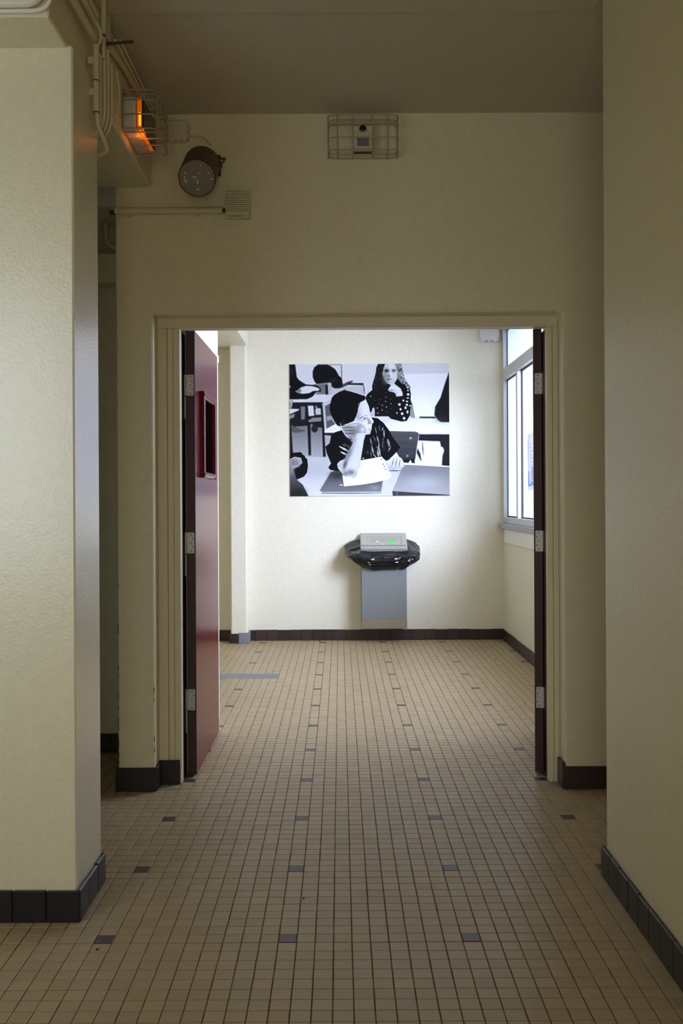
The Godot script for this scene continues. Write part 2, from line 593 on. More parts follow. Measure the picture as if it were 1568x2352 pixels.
func build_floor() -> void:
	var fl := base("floor")
	setting(fl, "floor of small tan square tiles with dark accent tiles", "floor")
	var st := begin()
	bx(st, Vector3(-2.6, -0.12, 1.75), Vector3(1.75, -0.0026, -8.85), 0.0)
	put(st, "grout_bed", M.grout, fl)
	var mesh := tile_shape()
	var eye := Vector3(0, 1.2476, 0)
	var f := 2240.0
	var shown := []
	var rest := []
	# the accent tiles stand at x = -0.154 + 0.521 k, z = -(2.777 + 0.521 k)
	for r in range(-60, 113):
		for c in range(-36, 34):
			var z := -(2.777 + PITCH * r) + (0.002 if r < 0 else 0.0) + (0.0015 if r <= 8 else 0.0)   # two wider joints cross the floor
			var x := -0.154 + PITCH * c
			if z > 0.3 or z < -8.63 or x < -1.75 or (x > 0.85 and z > -3.22) or x > 1.44 or (z > -4.19 and x < -1.3):
				continue
			if x < -0.8 and z > -3.17 and z < -2.91:
				continue
			var wob := Vector3(rng.randf_range(-0.0004, 0.0004), rng.randf_range(-0.0004, 0.0003), rng.randf_range(-0.0004, 0.0004))
			var at := Vector3(x, 0, z) + wob
			if posmod(r, 10) == 0 and posmod(c, 10) == 0:
				put_mesh(mesh, "accent_tile", M.accent[rng.randi() % 3], fl, at)
				continue
			var px := 780.0 + f * x / -z if z < -0.5 else 1e6
			var py := 1147.0 + f * 1.2476 / -z if z < -0.5 else 1e6
			var seen: bool = px > -20 and px < 1590 and py < 2370 and not (x < -0.77 and z > -3.2 and z < -2.88)
			if seen:
				shown.append([-z, at])
			else:
				rest.append(at)
	shown.sort_custom(func(a, b): return a[0] < b[0])
	for i in shown.size():
		if i < 300:
			put_mesh(mesh, "tile", M.tiles[rng.randi() % 5], fl, shown[i][1])
		else:
			rest.append(shown[i][1])
	st = begin()
	for at in rest:
		var m: Color = M.tiles[rng.randi() % 5].albedo_color.srgb_to_linear()
		st.set_color(m)
		add_tile(st, at, rng.randf_range(-0.008, 0.008))
	var mass := put(st, "tile_field", M.tile_mass, fl)
	mass.set_meta("kind", "stuff")
	mass.set_meta("label", "smaller looking tan tiles further off")
	# cement repairs
	st = begin()
	var patch := PackedVector2Array([Vector2(-1.05, 6.93), Vector2(-0.88, 6.92), Vector2(-0.83, 7.0), Vector2(-0.55, 6.98), Vector2(-0.435, 6.99), Vector2(-0.43, 6.82), Vector2(-0.6, 6.8), Vector2(-0.78, 6.83), Vector2(-0.86, 6.72), Vector2(-1.05, 6.74)])
	slab(st, patch, 0.004, 0.001, Transform3D(Basis(Vector3.RIGHT, -PI / 2), Vector3(0, 0.0012, 0)))
	put(st, "cement_patch", M.cement, fl)
	for q in [[-0.79, -4.215, 0.17, 0.035], [-0.69, -4.40, 0.07, 0.07], [0.915, -4.40, 0.08, 0.08], [0.93, -4.24, 0.06, 0.05]]:
		st = begin()
		var blob := PackedVector2Array()
		for k in 12:
			var a := TAU * k / 12
			blob.append(Vector2(q[0] + cos(a) * q[2] * 0.5 * rng.randf_range(0.75, 1.1), -q[1] + sin(a) * q[3] * 0.5 * rng.randf_range(0.7, 1.1)))
		slab(st, blob, 0.004, 0.0015, Transform3D(Basis(Vector3.RIGHT, -PI / 2), Vector3(0, 0.002, 0)))
		put(st, "cement_patch", M.cement, fl)

# ------------------------------------------------------------------ skirting tiles
# a run of 100 mm tiles from a to b (floor points), thick towards n
func skirt(called: String, label: String, a: Vector3, b: Vector3, n: Vector3, mats: Array, height := 0.094, wide := 0.1, parent: Node3D = null) -> Node3D:
	var root := parent
	if root == null:
		root = base(called)
		setting(root, label, "baseboard")
	var dir := (b - a).normalized()
	var length := a.distance_to(b)
	var at := 0.0
	while at < length - 0.004:
		var w := minf(wide, length - at)
		var st := begin()
		var bs := Basis(dir, Vector3.UP, n)
		if bs.determinant() < 0:
			bs = Basis(-dir, Vector3.UP, n)
		var hh := height + rng.randf_range(-0.002, 0.002)
		cbox(st, Vector3.ZERO, Vector3(w - 0.0018, hh, 0.013), 0.0025, Transform3D(bs, a + dir * (at + w / 2) + Vector3.UP * (hh / 2) + n * (0.0065 + rng.randf_range(-0.0008, 0.0008))))
		put(st, "tile", mats[rng.randi() % mats.size()], root)
		at += w
	return root

func build_baseboards() -> void:
	var r := skirt("baseboard_left", "near black tile skirting round the bright pier", Vector3(-0.774, 0, -2.895), Vector3(-1.4, 0, -2.895), Vector3(0, 0, 1), M.skirt_near)
	skirt("", "", Vector3(-0.786, 0, -2.885), Vector3(-0.786, 0, -3.2), Vector3(1, 0, 0), M.skirt_near, 0.094, 0.106, r)
	skirt("baseboard_right", "black tile skirting along the near wall", Vector3(0.869, 0, -3.225), Vector3(0.869, 0, -1.2), Vector3(-1, 0, 0), M.skirt_near, 0.1, 0.1)
	r = skirt("baseboard_front", "dark tile skirting beside the doorway", Vector3(-0.968, 0, -4.19), Vector3(-0.79, 0, -4.19), Vector3(0, 0, 1), M.skirt_near, 0.1, 0.2)
	skirt("", "", Vector3(-0.8, 0, -4.29), Vector3(-0.706, 0, -4.29), Vector3(0, 0, 1), M.skirt_near, 0.105, 0.2, r)
	skirt("", "", Vector3(-0.8, 0, -4.185), Vector3(-0.8, 0, -4.285), Vector3(1, 0, 0), M.skirt_near, 0.1, 0.2, r)
	skirt("", "", Vector3(-0.957, 0, -4.185), Vector3(-0.957, 0, -4.44), Vector3(-1, 0, 0), M.skirt_near, 0.1, 0.1, r)
	skirt("", "", Vector3(0.95, 0, -4.19), Vector3(1.69, 0, -4.19), Vector3(0, 0, 1), M.skirt, 0.098, 0.2, r)
	skirt("", "", Vector3(0.962, 0, -4.185), Vector3(0.962, 0, -4.285), Vector3(-1, 0, 0), M.skirt, 0.112, 0.2, r)
	skirt("baseboard_passage", "dark tile skirting deep in the narrow passage", Vector3(-0.94, 0, -4.84), Vector3(-2.0, 0, -4.84), Vector3(0, 0, 1), M.skirt)
	r = skirt("baseboard_far", "brown tile skirting along the end wall", Vector3(1.448, 0, -8.65), Vector3(-0.808, 0, -8.65), Vector3(0, 0, 1), M.skirt)
	skirt("", "", Vector3(-0.96, 0, -8.65), Vector3(-1.5, 0, -8.65), Vector3(0, 0, 1), M.skirt, 0.094, 0.1, r)
	skirt("", "", Vector3(-0.968, 0, -8.485), Vector3(-0.885, 0, -8.485), Vector3(0, 0, 1), M.skirt, 0.085, 0.1, r)
	skirt("", "", Vector3(-0.885, 0, -8.485), Vector3(-0.797, 0, -8.485), Vector3(0, 0, 1), [M.cement], 0.09, 0.1, r)
	skirt("", "", Vector3(-0.808, 0, -8.485), Vector3(-0.808, 0, -8.64), Vector3(1, 0, 0), [M.cement], 0.09, 0.2, r)
	skirt("baseboard_window", "brown tile skirting under the window", Vector3(1.448, 0, -8.64), Vector3(1.448, 0, -5.0), Vector3(-1, 0, 0), M.skirt)

# ------------------------------------------------------------------ door frame and leaves
func build_doorframe() -> void:
	var fr := base("trim_2")
	setting(fr, "cream painted frame of the double doorway", "door frame")
	var head := begin()
	bx(head, Vector3(-0.80, 2.004, -4.29), Vector3(0.962, 2.06, -4.36), 0.003)
	put(head, "head", M.frame, fr)
	for q in [[-0.80, -0.7575, 0.0], [-0.7565, -0.7305, -0.003], [-0.7295, -0.701, 0.0]]:
		var st := begin()
		bx(st, Vector3(q[0], 0.0, -4.29 + q[2]), Vector3(q[1], 2.004, -4.34), 0.0025)
		put(st, "jamb_board", M.frame, fr)
	for q in [[0.915, 0.9375, 0.0], [0.9385, 0.962, 0.002]]:
		var st := begin()
		bx(st, Vector3(q[0], 0.0, -4.29 + q[2]), Vector3(q[1], 2.004, -4.34), 0.0025)
		put(st, "jamb_board", M.frame, fr)
	for q in [[-0.80, -0.702], [0.9155, 0.962]]:
		var st := begin()
		bx(st, Vector3(q[0], 0.0, -4.34), Vector3(q[1], 2.0, -4.45), 0.002)
		put(st, "rebate", M.maroon_shaded, fr)  # shadow of the gap behind the frame, put into the colour
	head = begin()
	bx(head, Vector3(-0.80, 2.022, -4.36), Vector3(0.962, 2.06, -4.45), 0.002)
	put(head, "head_rebate", M.maroon_shaded, fr)

# a butt hinge: plate on the leaf edge, knuckle towards the frame, five screws
func hinge(parent: Node3D, at: Vector3, side: float) -> void:
	var st := begin()
	slab(st, rrect(-0.0165, -0.0475, 0.0165, 0.0475, 0.004, 3), 0.0035, 0.0008, Transform3D(Basis(), at + Vector3(0, 0, 0.0035)))
	var o := put(st, "hinge", M.hinge, parent)
	st = begin()
	tube(st, [at + Vector3(-side * 0.0225, -0.0475, 0.0), at + Vector3(-side * 0.0225, 0.0475, 0.0)], 0.0065, 12)
	put(st, "knuckle", M.hinge, o)
	st = begin()
	tube(st, [at + Vector3(-side * 0.0235, -0.15, -0.006), at + Vector3(-side * 0.0235, -0.051, -0.006)], 0.0055, 12)
	put(st, "frame_plate", M.hinge, o)
	for k in 5:
		st = begin()
		var c := at + Vector3(side * (0.004 + (0.006 if k % 2 == 1 else -0.002)), 0.037 - 0.0185 * k, 0.0035)
		lathe(st, c, Vector3(0, 0, 1), [[0.0, 0.0036], [0.0008, 0.0034], [0.0002, 0.0014], [0.0002, 0.0]], 10)
		put(st, "screw", M.screw, o)

func build_doors() -> void:
	# leaf folded back at a right angle
	var d := base("door_1", Vector3(-0.67, 0, -4.39))
	setting(d, "glossy maroon door leaf standing open with a slot window", "door")
	var st := begin()
	bx(st, Vector3(-0.02, 0.012, -0.004), Vector3(0.02, 2.012, -0.81), 0.001)
	put(st, "leaf", M.maroon, d)
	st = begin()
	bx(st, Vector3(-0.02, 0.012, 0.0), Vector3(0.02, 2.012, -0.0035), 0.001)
	put(st, "shaded_edge", M.maroon_shaded, d)  # thin strip whose darker maroon holds the frame's shade
	st = begin()
	bx(st, Vector3(-0.0185, 0.012, -0.809), Vector3(0.021, 2.012, -0.817), 0.003)
	put(st, "edge_strip", M.white, d)
	# vision panel with a half-round surround
	var x := 0.02
	var z0 := -0.155
	var z1 := -0.605
	var y0 := 1.352
	var y1 := 1.757
	st = begin()
	bx(st, Vector3(x - 0.01, y0 + 0.03, z0 - 0.03), Vector3(x + 0.0015, y1 - 0.03, z1 + 0.03), 0.0005)
	var pane := put(st, "vision_pane", M.dark_glass, d)
	for q in [[Vector3(x, y0, z0 - 0.016), Vector3(x, y1, z0 - 0.016)], [Vector3(x, y0, z1 + 0.016), Vector3(x, y1, z1 + 0.016)], [Vector3(x, y1 - 0.016, z0), Vector3(x, y1 - 0.016, z1)], [Vector3(x, y0 + 0.016, z0), Vector3(x, y0 + 0.016, z1)]]:
		st = begin()
		var a: Vector3 = q[0]
		var b: Vector3 = q[1]
		var t := (b - a).normalized()
		var across := Vector3(0, 0, 1) if absf(t.y) > 0.5 else Vector3(0, 1, 0)
		var prof := []
		for k in 9:
			var g := PI * k / 8.0
			prof.append([cos(g) * 0.014, 0.004 + sin(g) * 0.021])
		prof.push_front([0.014, -0.004])
		prof.append([-0.014, -0.004])
		for k in prof.size() - 1:
			var u: Vector3 = across * prof[k][0] + Vector3.RIGHT * prof[k][1]
			var v: Vector3 = across * prof[k + 1][0] + Vector3.RIGHT * prof[k + 1][1]
			var nu: Vector3 = (across * prof[k][0] * 1.2 + Vector3.RIGHT * maxf(prof[k][1] - 0.004, 0.0)).normalized()
			var nv: Vector3 = (across * prof[k + 1][0] * 1.2 + Vector3.RIGHT * maxf(prof[k + 1][1] - 0.004, 0.0)).normalized()
			smooth_tri(st, [a + u, a + v, b + v], [nu, nv, nv])
			smooth_tri(st, [a + u, b + v, b + u], [nu, nv, nu])
		for e in [[a, -t], [b, t]]:
			var cap := []
			for k in prof:
				cap.append(e[0] + across * k[0] + Vector3.RIGHT * k[1])
			face(st, cap, e[1])
		put(st, "moulding", M.maroon, pane)
	for y in [1.765, 1.055, 0.35]:
		hinge(d, Vector3(-0.001, y, 0.0), 1.0)
	# leaf opened past a right angle: only its edge shows
	var e := base("door_2", Vector3(0.894, 0, -4.4))
	e.rotation.y = deg_to_rad(-13.0)
	setting(e, "maroon door leaf swung wide showing only its edge darkened for shade", "door")
	st = begin()
	bx(st, Vector3(-0.019, 0.012, -0.004), Vector3(0.019, 2.012, -0.8), 0.001)
	put(st, "leaf", M.maroon, e)
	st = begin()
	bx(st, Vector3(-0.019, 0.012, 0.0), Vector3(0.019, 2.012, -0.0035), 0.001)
	put(st, "shaded_edge", M.maroon_shaded, e)  # the frame's shade on this edge, put into the strip's colour
	for y in [1.765, 1.055, 0.35]:
		hinge(e, Vector3(0.004, y, 0.0), -1.0)

# ------------------------------------------------------------------ windows
func build_window() -> void:
	var w := base("window_1")
	setting(w, "grey aluminium window glowing white with daylight", "window")
	var z_end := -8.6
	var z_start := -5.15
	var y0 := 1.03
	var y1 := 2.78
	var xa := 1.44
	var xb := 1.5
	var st := begin()
	bx(st, Vector3(1.405, 0.985, z_start), Vector3(1.7, 1.03, -8.63), 0.004)
	put(st, "sill", M.sill, w)
	st = begin()
	bx(st, Vector3(xa, y0, z_end), Vector3(xb, y1, z_end + 0.035), 0.003)
	put(st, "stile", M.alu, w)
	st = begin()
	bx(st, Vector3(xa, y0, z_start), Vector3(xb, y1, z_start - 0.035), 0.003)
	put(st, "stile", M.alu, w)
	st = begin()
	bx(st, Vector3(xa, y0, z_start - 0.035), Vector3(xb, y0 + 0.055, z_end + 0.035), 0.003)
	put(st, "bottom_rail", M.alu, w)
	st = begin()
	bx(st, Vector3(xa, y1 - 0.05, z_start - 0.035), Vector3(xb, y1, z_end + 0.035), 0.003)
	put(st, "top_rail", M.alu, w)
	st = begin()
	bx(st, Vector3(xa, 2.29, z_start - 0.035), Vector3(xb, 2.385, z_end + 0.035), 0.003)
	put(st, "transom", M.alu, w)
	var bars := [-7.935, -7.24, -6.545, -5.85]
	for z in bars:
		st = begin()
		bx(st, Vector3(xa + 0.002, y0 + 0.055, z - 0.03), Vector3(xb, 2.29, z + 0.03), 0.003)
		put(st, "mullion", M.alu, w)
	st = begin()
	bx(st, Vector3(xa + 0.002, 2.385, -6.9), Vector3(xb, y1 - 0.05, -6.84), 0.003)
	put(st, "mullion", M.alu, w)
	var cells := []
	var zs := [z_end + 0.035, -7.935, -7.24, -6.545, -5.85, z_start - 0.035]
	for i in 5:
		var a: float = zs[i] + (0.03 if i > 0 else 0.0)
		var b: float = zs[i + 1] - (0.03 if i < 4 else 0.0)
		cells.append([a, b, y0 + 0.055, 2.29])
	cells.append([z_end + 0.035, -6.9, 2.385, y1 - 0.05])
	cells.append([-6.84, z_start - 0.035, 2.385, y1 - 0.05])
	for c in cells:
		st = begin()
		bx(st, Vector3(1.479, c[2] + 0.004, c[0] + 0.004), Vector3(1.483, c[3] - 0.004, c[1] - 0.004), 0.0)
		var pane := put(st, "pane", M.frosted if c == cells[0] or c == cells[5] else M.glass, w)
		st = begin()
		var t := 0.011
		var g0 := 1.474
		var g1 := 1.488
		bx(st, Vector3(g0, c[2], c[0]), Vector3(g1, c[3], c[0] + t), 0.0)
		bx(st, Vector3(g0, c[2], c[1] - t), Vector3(g1, c[3], c[1]), 0.0)
		bx(st, Vector3(g0, c[2], c[0] + t), Vector3(g1, c[2] + t, c[1] - t), 0.0)
		bx(st, Vector3(g0, c[3] - t, c[0] + t), Vector3(g1, c[3], c[1] - t), 0.0)
		put(st, "gasket", M.gasket, pane)

func build_added_glazing() -> void:
	var w := base("window_2")  # unseen window, added as a source for the light on the pier
	setting(w, "unseen aluminium window added beside the viewer for its light", "window")
	for q in [[-2.25, -1.15, 0.92, 0.97], [-2.25, -1.15, 2.27, 2.32], [-2.25, -2.2, 0.97, 2.27], [-1.2, -1.15, 0.97, 2.27], [-1.73, -1.67, 0.97, 2.27]]:
		var st := begin()
		bx(st, Vector3(q[0], q[2], -1.33), Vector3(q[1], q[3], -1.27), 0.003)
		put(st, "frame_bar", M.alu, w)
	for q in [[-2.2, -1.73], [-1.67, -1.2]]:
		var st := begin()
		bx(st, Vector3(q[0], 0.97, -1.302), Vector3(q[1], 2.27, -1.298), 0.0)
		put(st, "pane", M.glass, w)
	var d := base("door_3")  # unseen door, added as a source for light on the doorway wall
	setting(d, "unseen glazed door added behind the viewer for its light", "door")
	for q in [[-0.57, -0.51, 0.0, 2.36], [0.67, 0.73, 0.0, 2.36], [-0.51, 0.67, 2.3, 2.36], [-0.51, 0.67, 0.0, 0.12], [0.05, 0.11, 0.12, 2.3]]:
		var st := begin()
		bx(st, Vector3(q[0], q[2], 1.64), Vector3(q[1], q[3], 1.7), 0.003)
		put(st, "frame_bar", M.alu, d)
	for q in [[-0.51, 0.05], [0.11, 0.67]]:
		var st := begin()
		bx(st, Vector3(q[0], 0.12, 1.668), Vector3(q[1], 2.3, 1.672), 0.0)
		put(st, "pane", M.glass, d)

# ------------------------------------------------------------------ the photograph print
var F := [90.0, 60.0, 1377.0, 1128.0]      # the drawing frame in use: left, top, width, height of the sheet

func fill_poly(im: Image, pts: Array, v0: float, v1 := -1.0) -> void:
	var w := im.get_width()
	var h := im.get_height()
	var q := []
	var lo := 1e9
	var hi := -1e9
	for i in range(0, pts.size(), 2):
		var p := Vector2((pts[i] - F[0]) / F[2] * w, (pts[i + 1] - F[1]) / F[3] * h)
		q.append(p)
		lo = minf(lo, p.y)
		hi = maxf(hi, p.y)
	for y in range(maxi(0, int(floor(lo))), mini(h - 1, int(ceil(hi))) + 1):
		var yy := y + 0.5
		var xs := []
		for i in q.size():
			var a: Vector2 = q[i]
			var b: Vector2 = q[(i + 1) % q.size()]
			if (a.y <= yy) != (b.y <= yy):
				xs.append(a.x + (yy - a.y) / (b.y - a.y) * (b.x - a.x))
		xs.sort()
		var v := v0
		if v1 >= 0.0:
			v = lerpf(v0, v1, clampf((yy - lo) / maxf(hi - lo, 1.0), 0.0, 1.0))
		for i in range(0, xs.size() - 1, 2):
			var x0 := maxi(0, int(round(xs[i])))
			var x1 := mini(w, int(round(xs[i + 1])))
			if x1 > x0:
				im.fill_rect(Rect2i(x0, y, x1 - x0, 1), print_tone(v))

func print_tone(v: float) -> Color:
	return Color((v * 0.985 + 1.0) / 255.0, (v * 0.99 + 2.0) / 255.0, minf(255.0, v + 3.0) / 255.0)

# a soft-edged touch of tone
func touch(im: Image, x: float, y: float, rx: float, ry: float, v: float, k := 0.8, turn := 0.0) -> void:
	var w := im.get_width()
	var h := im.get_height()
	var sx: float = w / F[2]
	var sy: float = h / F[3]
	var cx: float = (x - F[0]) * sx
	var cy: float = (y - F[1]) * sy
	var R := maxf(rx, ry)
	var c := print_tone(v)
	for j in range(maxi(0, int(cy - R * sy * 1.5)), mini(h, int(cy + R * sy * 1.5) + 1)):
		for i in range(maxi(0, int(cx - R * sx * 1.5)), mini(w, int(cx + R * sx * 1.5) + 1)):
			var p := Vector2((i - cx) / sx, (j - cy) / sy).rotated(-turn)
			var d := p.x * p.x / (rx * rx) + p.y * p.y / (ry * ry)
			if d < 2.2:
				im.set_pixel(i, j, im.get_pixel(i, j).lerp(c, k * exp(-d * 1.6)))

func fill_oval(im: Image, x: float, y: float, rx: float, ry: float, v0: float, v1 := -1.0, turn := 0.0) -> void:
	var pts := []
	for k in 16:
		var p := Vector2(cos(TAU * k / 16) * rx, sin(TAU * k / 16) * ry).rotated(turn)
		pts.append(x + p.x)
		pts.append(y + p.y)
	fill_poly(im, pts, v0, v1)

func stroke(im: Image, x0: float, y0: float, x1: float, y1: float, wd: float, v: float) -> void:
	var d := Vector2(x1 - x0, y1 - y0).normalized().orthogonal() * wd / 2.0
	fill_poly(im, [x0 + d.x * 0.4, y0 + d.y * 0.4, (x0 + x1) / 2 + d.x, (y0 + y1) / 2 + d.y, x1 + d.x * 0.3, y1 + d.y * 0.3, x1 - d.x * 0.3, y1 - d.y * 0.3, (x0 + x1) / 2 - d.x, (y0 + y1) / 2 - d.y, x0 - d.x * 0.4, y0 - d.y * 0.4], v)

func soften(im: Image, small: int) -> void:
	var w := im.get_width()
	var h := im.get_height()
	im.resize(small, int(small * h / float(w)), Image.INTERPOLATE_LANCZOS)
	im.resize(w, h, Image.INTERPOLATE_CUBIC)

func draw_print() -> Image:
	var im := Image.create(1280, 1048, false, Image.FORMAT_RGB8)
	im.fill(print_tone(210))
	# ---- far classroom, out of focus: the part behind the desks on one side
	F = [45.0, 67.0, 4133.0, 3382.0]
	fill_poly(im, [45, 1045, 910, 1045, 960, 2480, 45, 2480], 22)
	fill_poly(im, [80, 1780, 200, 1660, 500, 1640, 900, 1700, 960, 2480, 90, 2480], 112, 168)
	fill_poly(im, [60, 1600, 240, 1700, 480, 1780, 200, 1830, 70, 1780], 84)
	fill_poly(im, [45, 78, 195, 78, 215, 250, 235, 400, 300, 480, 400, 545, 480, 590, 640, 600, 720, 590, 880, 700, 880, 760, 720, 800, 640, 900, 500, 960, 45, 965], 8)
	touch(im, 110, 250, 60, 160, 50, 0.6)
	fill_poly(im, [180, 760, 270, 720, 340, 660, 480, 620, 640, 630, 760, 665, 830, 710, 790, 755, 660, 755, 560, 810, 400, 828, 270, 810], 214)
	fill_poly(im, [180, 760, 270, 720, 345, 690, 350, 790, 270, 810], 130)
	fill_poly(im, [45, 600, 78, 640, 45, 690], 205)
	fill_poly(im, [720, 590, 1060, 555, 1135, 550, 1140, 690, 1130, 840, 700, 845, 860, 760, 850, 690], 108)
	fill_poly(im, [1040, 560, 1135, 555, 1122, 830, 1050, 836], 178)
	fill_poly(im, [975, 610, 1030, 605, 1042, 845, 980, 850], 14)
	fill_poly(im, [1140, 690, 1330, 700, 1500, 655, 1960, 610, 2010, 900, 1100, 850], 188)
	fill_poly(im, [1380, 85, 1402, 85, 1410, 400, 1385, 400], 96)
	fill_poly(im, [1050, 78, 1400, 78, 1400, 92, 1060, 92], 120)
	fill_poly(im, [790, 78, 1030, 80, 1130, 130, 1230, 200, 1290, 300, 1330, 380, 1400, 420, 1420, 560, 1430, 660, 1330, 690, 1200, 690, 1140, 640, 1130, 550, 1080, 540, 900, 560, 740, 575, 690, 500, 650, 400, 650, 250, 690, 150], 9)
	touch(im, 1180, 480, 120, 60, 46, 0.6)
	fill_poly(im, [1400, 600, 1560, 520, 1680, 490, 1690, 520, 1580, 600, 1430, 660], 66)
	fill_poly(im, [1560, 560, 1960, 560, 1960, 610, 1560, 600], 22)
	stroke(im, 1965, 600, 1985, 840, 26, 60)
	fill_poly(im, [60, 980, 640, 965, 760, 900, 880, 850, 1230, 850, 1150, 960, 930, 1040, 60, 1040], 206)
	fill_poly(im, [60, 980, 145, 985, 95, 1190, 50, 1200], 160)
	fill_poly(im, [45, 1205, 300, 1215, 280, 1250, 45, 1350], 212)
	fill_poly(im, [45, 1380, 180, 1330, 160, 1430, 45, 1470], 140)
	fill_poly(im, [330, 1150, 450, 1150, 440, 1480, 345, 1490], 116)
	fill_poly(im, [515, 1130, 660, 1130, 685, 1390, 540, 1400], 206)
	fill_poly(im, [705, 1230, 760, 1190, 850, 1200, 862, 1360, 720, 1370], 188)
	fill_poly(im, [710, 1140, 750, 1140, 760, 1200, 715, 1200], 150)
	fill_poly(im, [520, 1510, 640, 1440, 870, 1430, 860, 1530, 540, 1560], 128)
	fill_poly(im, [580, 1600, 640, 1600, 640, 1760, 590, 1760], 120)
	fill_oval(im, 690, 1720, 86, 96, 30)
	fill_poly(im, [960, 1140, 1130, 1060, 1150, 1500, 1230, 1600, 1000, 1720], 84)
	fill_poly(im, [1000, 1400, 1150, 1390, 1160, 1480, 1010, 1530], 150)
	fill_poly(im, [505, 1540, 580, 1560, 592, 2400, 530, 2400], 12)
	fill_poly(im, [880, 1080, 1140, 970, 1140, 1025, 950, 1120, 990, 1700, 940, 1760, 900, 1300], 184)
	fill_poly(im, [850, 1100, 896, 1110, 945, 1790, 975, 2440, 905, 2440, 880, 1500], 12)
	fill_poly(im, [45, 1480, 75, 1500, 130, 2420, 45, 2440], 20)
	fill_poly(im, [945, 1880, 1110, 1880, 1090, 2420, 980, 2460], 168)
	fill_poly(im, [935, 1790, 1230, 1600, 1390, 1750, 1320, 1800, 1190, 1825, 940, 1815], 228)
	fill_poly(im, [930, 1830, 1240, 1835, 1130, 1900, 945, 1880], 10)
	# the other side: board, desk behind, dark figure at the edge
	F = [90.0, 60.0, 1377.0, 1128.0]
	fill_poly(im, [1070, 148, 1467, 144, 1467, 520, 1150, 520], 232)
	fill_poly(im, [800, 512, 950, 512, 940, 600, 840, 640], 212)
	fill_poly(im, [960, 528, 1467, 536, 1467, 664, 950, 642, 915, 580], 216, 238)
	fill_poly(im, [1210, 513, 1350, 515, 1350, 527, 1210, 525], 24)
	fill_poly(im, [1195, 664, 1467, 666, 1467, 938, 1400, 932, 1412, 800, 1395, 772, 1386, 726, 1196, 716], 28)
	fill_poly(im, [1202, 720, 1386, 724, 1392, 778, 1408, 770, 1422, 802, 1404, 860, 1402, 930, 1100, 905, 1170, 860], 226)
	fill_poly(im, [1190, 780, 1214, 826, 1226, 900, 1198, 850, 1184, 820], 24)
	stroke(im, 1232, 726, 1242, 848, 12, 90)
	fill_poly(im, [1467, 130, 1440, 205, 1412, 290, 1394, 350, 1346, 428, 1338, 500, 1372, 545, 1396, 560, 1467, 562], 20)
	touch(im, 1400, 540, 60, 30, 60, 0.5)
	soften(im, 170)
	# ---- pupil with curly hair, chin on her hand, slightly out of focus
	F = [-2062.0, 72.0, 4450.0, 3642.0]
	fill_poly(im, [880, 75, 1060, 80, 1080, 200, 1110, 400, 1200, 560, 1320, 720, 1280, 800, 1200, 700, 1040, 640, 960, 600, 940, 450, 950, 300, 910, 180], 128)
	for k in 70:
		var g := rng.randf()
		fill_oval(im, 930 + g * 190.0 + rng.randf_range(0, 120), 80 + g * 640.0, rng.randf_range(14, 30), rng.randf_range(16, 38), rng.randf_range(46, 205))
	fill_poly(im, [410, 75, 620, 75, 600, 170, 560, 240, 540, 340, 570, 480, 640, 600, 760, 660, 740, 780, 660, 860, 250, 800, 240, 680, 300, 480, 350, 300, 360, 180], 14)
	for k in 26:
		var g := rng.randf()
		fill_oval(im, 420 - g * 130.0 + rng.randf_range(-20, 120), 100 + g * 660.0, rng.randf_range(10, 22), rng.randf_range(18, 40), rng.randf_range(8, 58))
	fill_poly(im, [1300, 1100, 1370, 1180, 1390, 1350, 1440, 1570, 1330, 1560, 1260, 1480, 1310, 1250], 140)
	fill_poly(im, [110, 900, 250, 790, 330, 760, 640, 800, 700, 830, 870, 870, 920, 980, 1090, 960, 1090, 880, 1040, 760, 860, 620, 950, 470, 1060, 620, 1160, 640, 1220, 760, 1290, 760, 1320, 900, 1310, 1060, 1340, 1180, 1300, 1350, 1290, 1500, 1200, 1650, 1060, 1670, 950, 1640, 760, 1590, 690, 1520, 310, 1520, 180, 1400, 130, 1200, 50, 1020], 7)
	fill_poly(im, [600, 90, 880, 75, 920, 190, 950, 320, 935, 470, 860, 600, 760, 650, 650, 600, 580, 500, 530, 350, 570, 200], 200)
	touch(im, 600, 420, 110, 240, 112, 0.75)
	touch(im, 640, 560, 90, 80, 110, 0.6)
	touch(im, 790, 140, 110, 90, 232, 0.8)
	touch(im, 758, 330, 34, 130, 236, 0.8)
	touch(im, 850, 420, 80, 110, 224, 0.7)
	touch(im, 650, 255, 72, 46, 14, 1.0)
	touch(im, 640, 285, 50, 22, 6, 0.8)
	touch(im, 842, 262, 62, 36, 26, 0.95)
	touch(im, 860, 225, 70, 16, 110, 0.6)
	touch(im, 708, 410, 26, 30, 16, 0.95)
	touch(im, 710, 330, 18, 80, 120, 0.5)
	touch(im, 704, 492, 44, 17, 14, 1.0)
	touch(im, 775, 500, 40, 14, 96, 0.8)
	touch(im, 760, 560, 60, 22, 216, 0.6)
	touch(im, 612, 125, 30, 28, 226, 0.9)
	touch(im, 575, 190, 30, 24, 190, 0.9)
	touch(im, 560, 250, 22, 22, 150, 0.8)
	fill_poly(im, [680, 790, 740, 700, 830, 650, 900, 680, 1000, 750, 1060, 830, 1090, 945, 920, 982, 900, 860, 800, 820, 700, 805], 222)
	touch(im, 780, 800, 110, 34, 130, 0.7)
	touch(im, 920, 900, 26, 80, 140, 0.5)
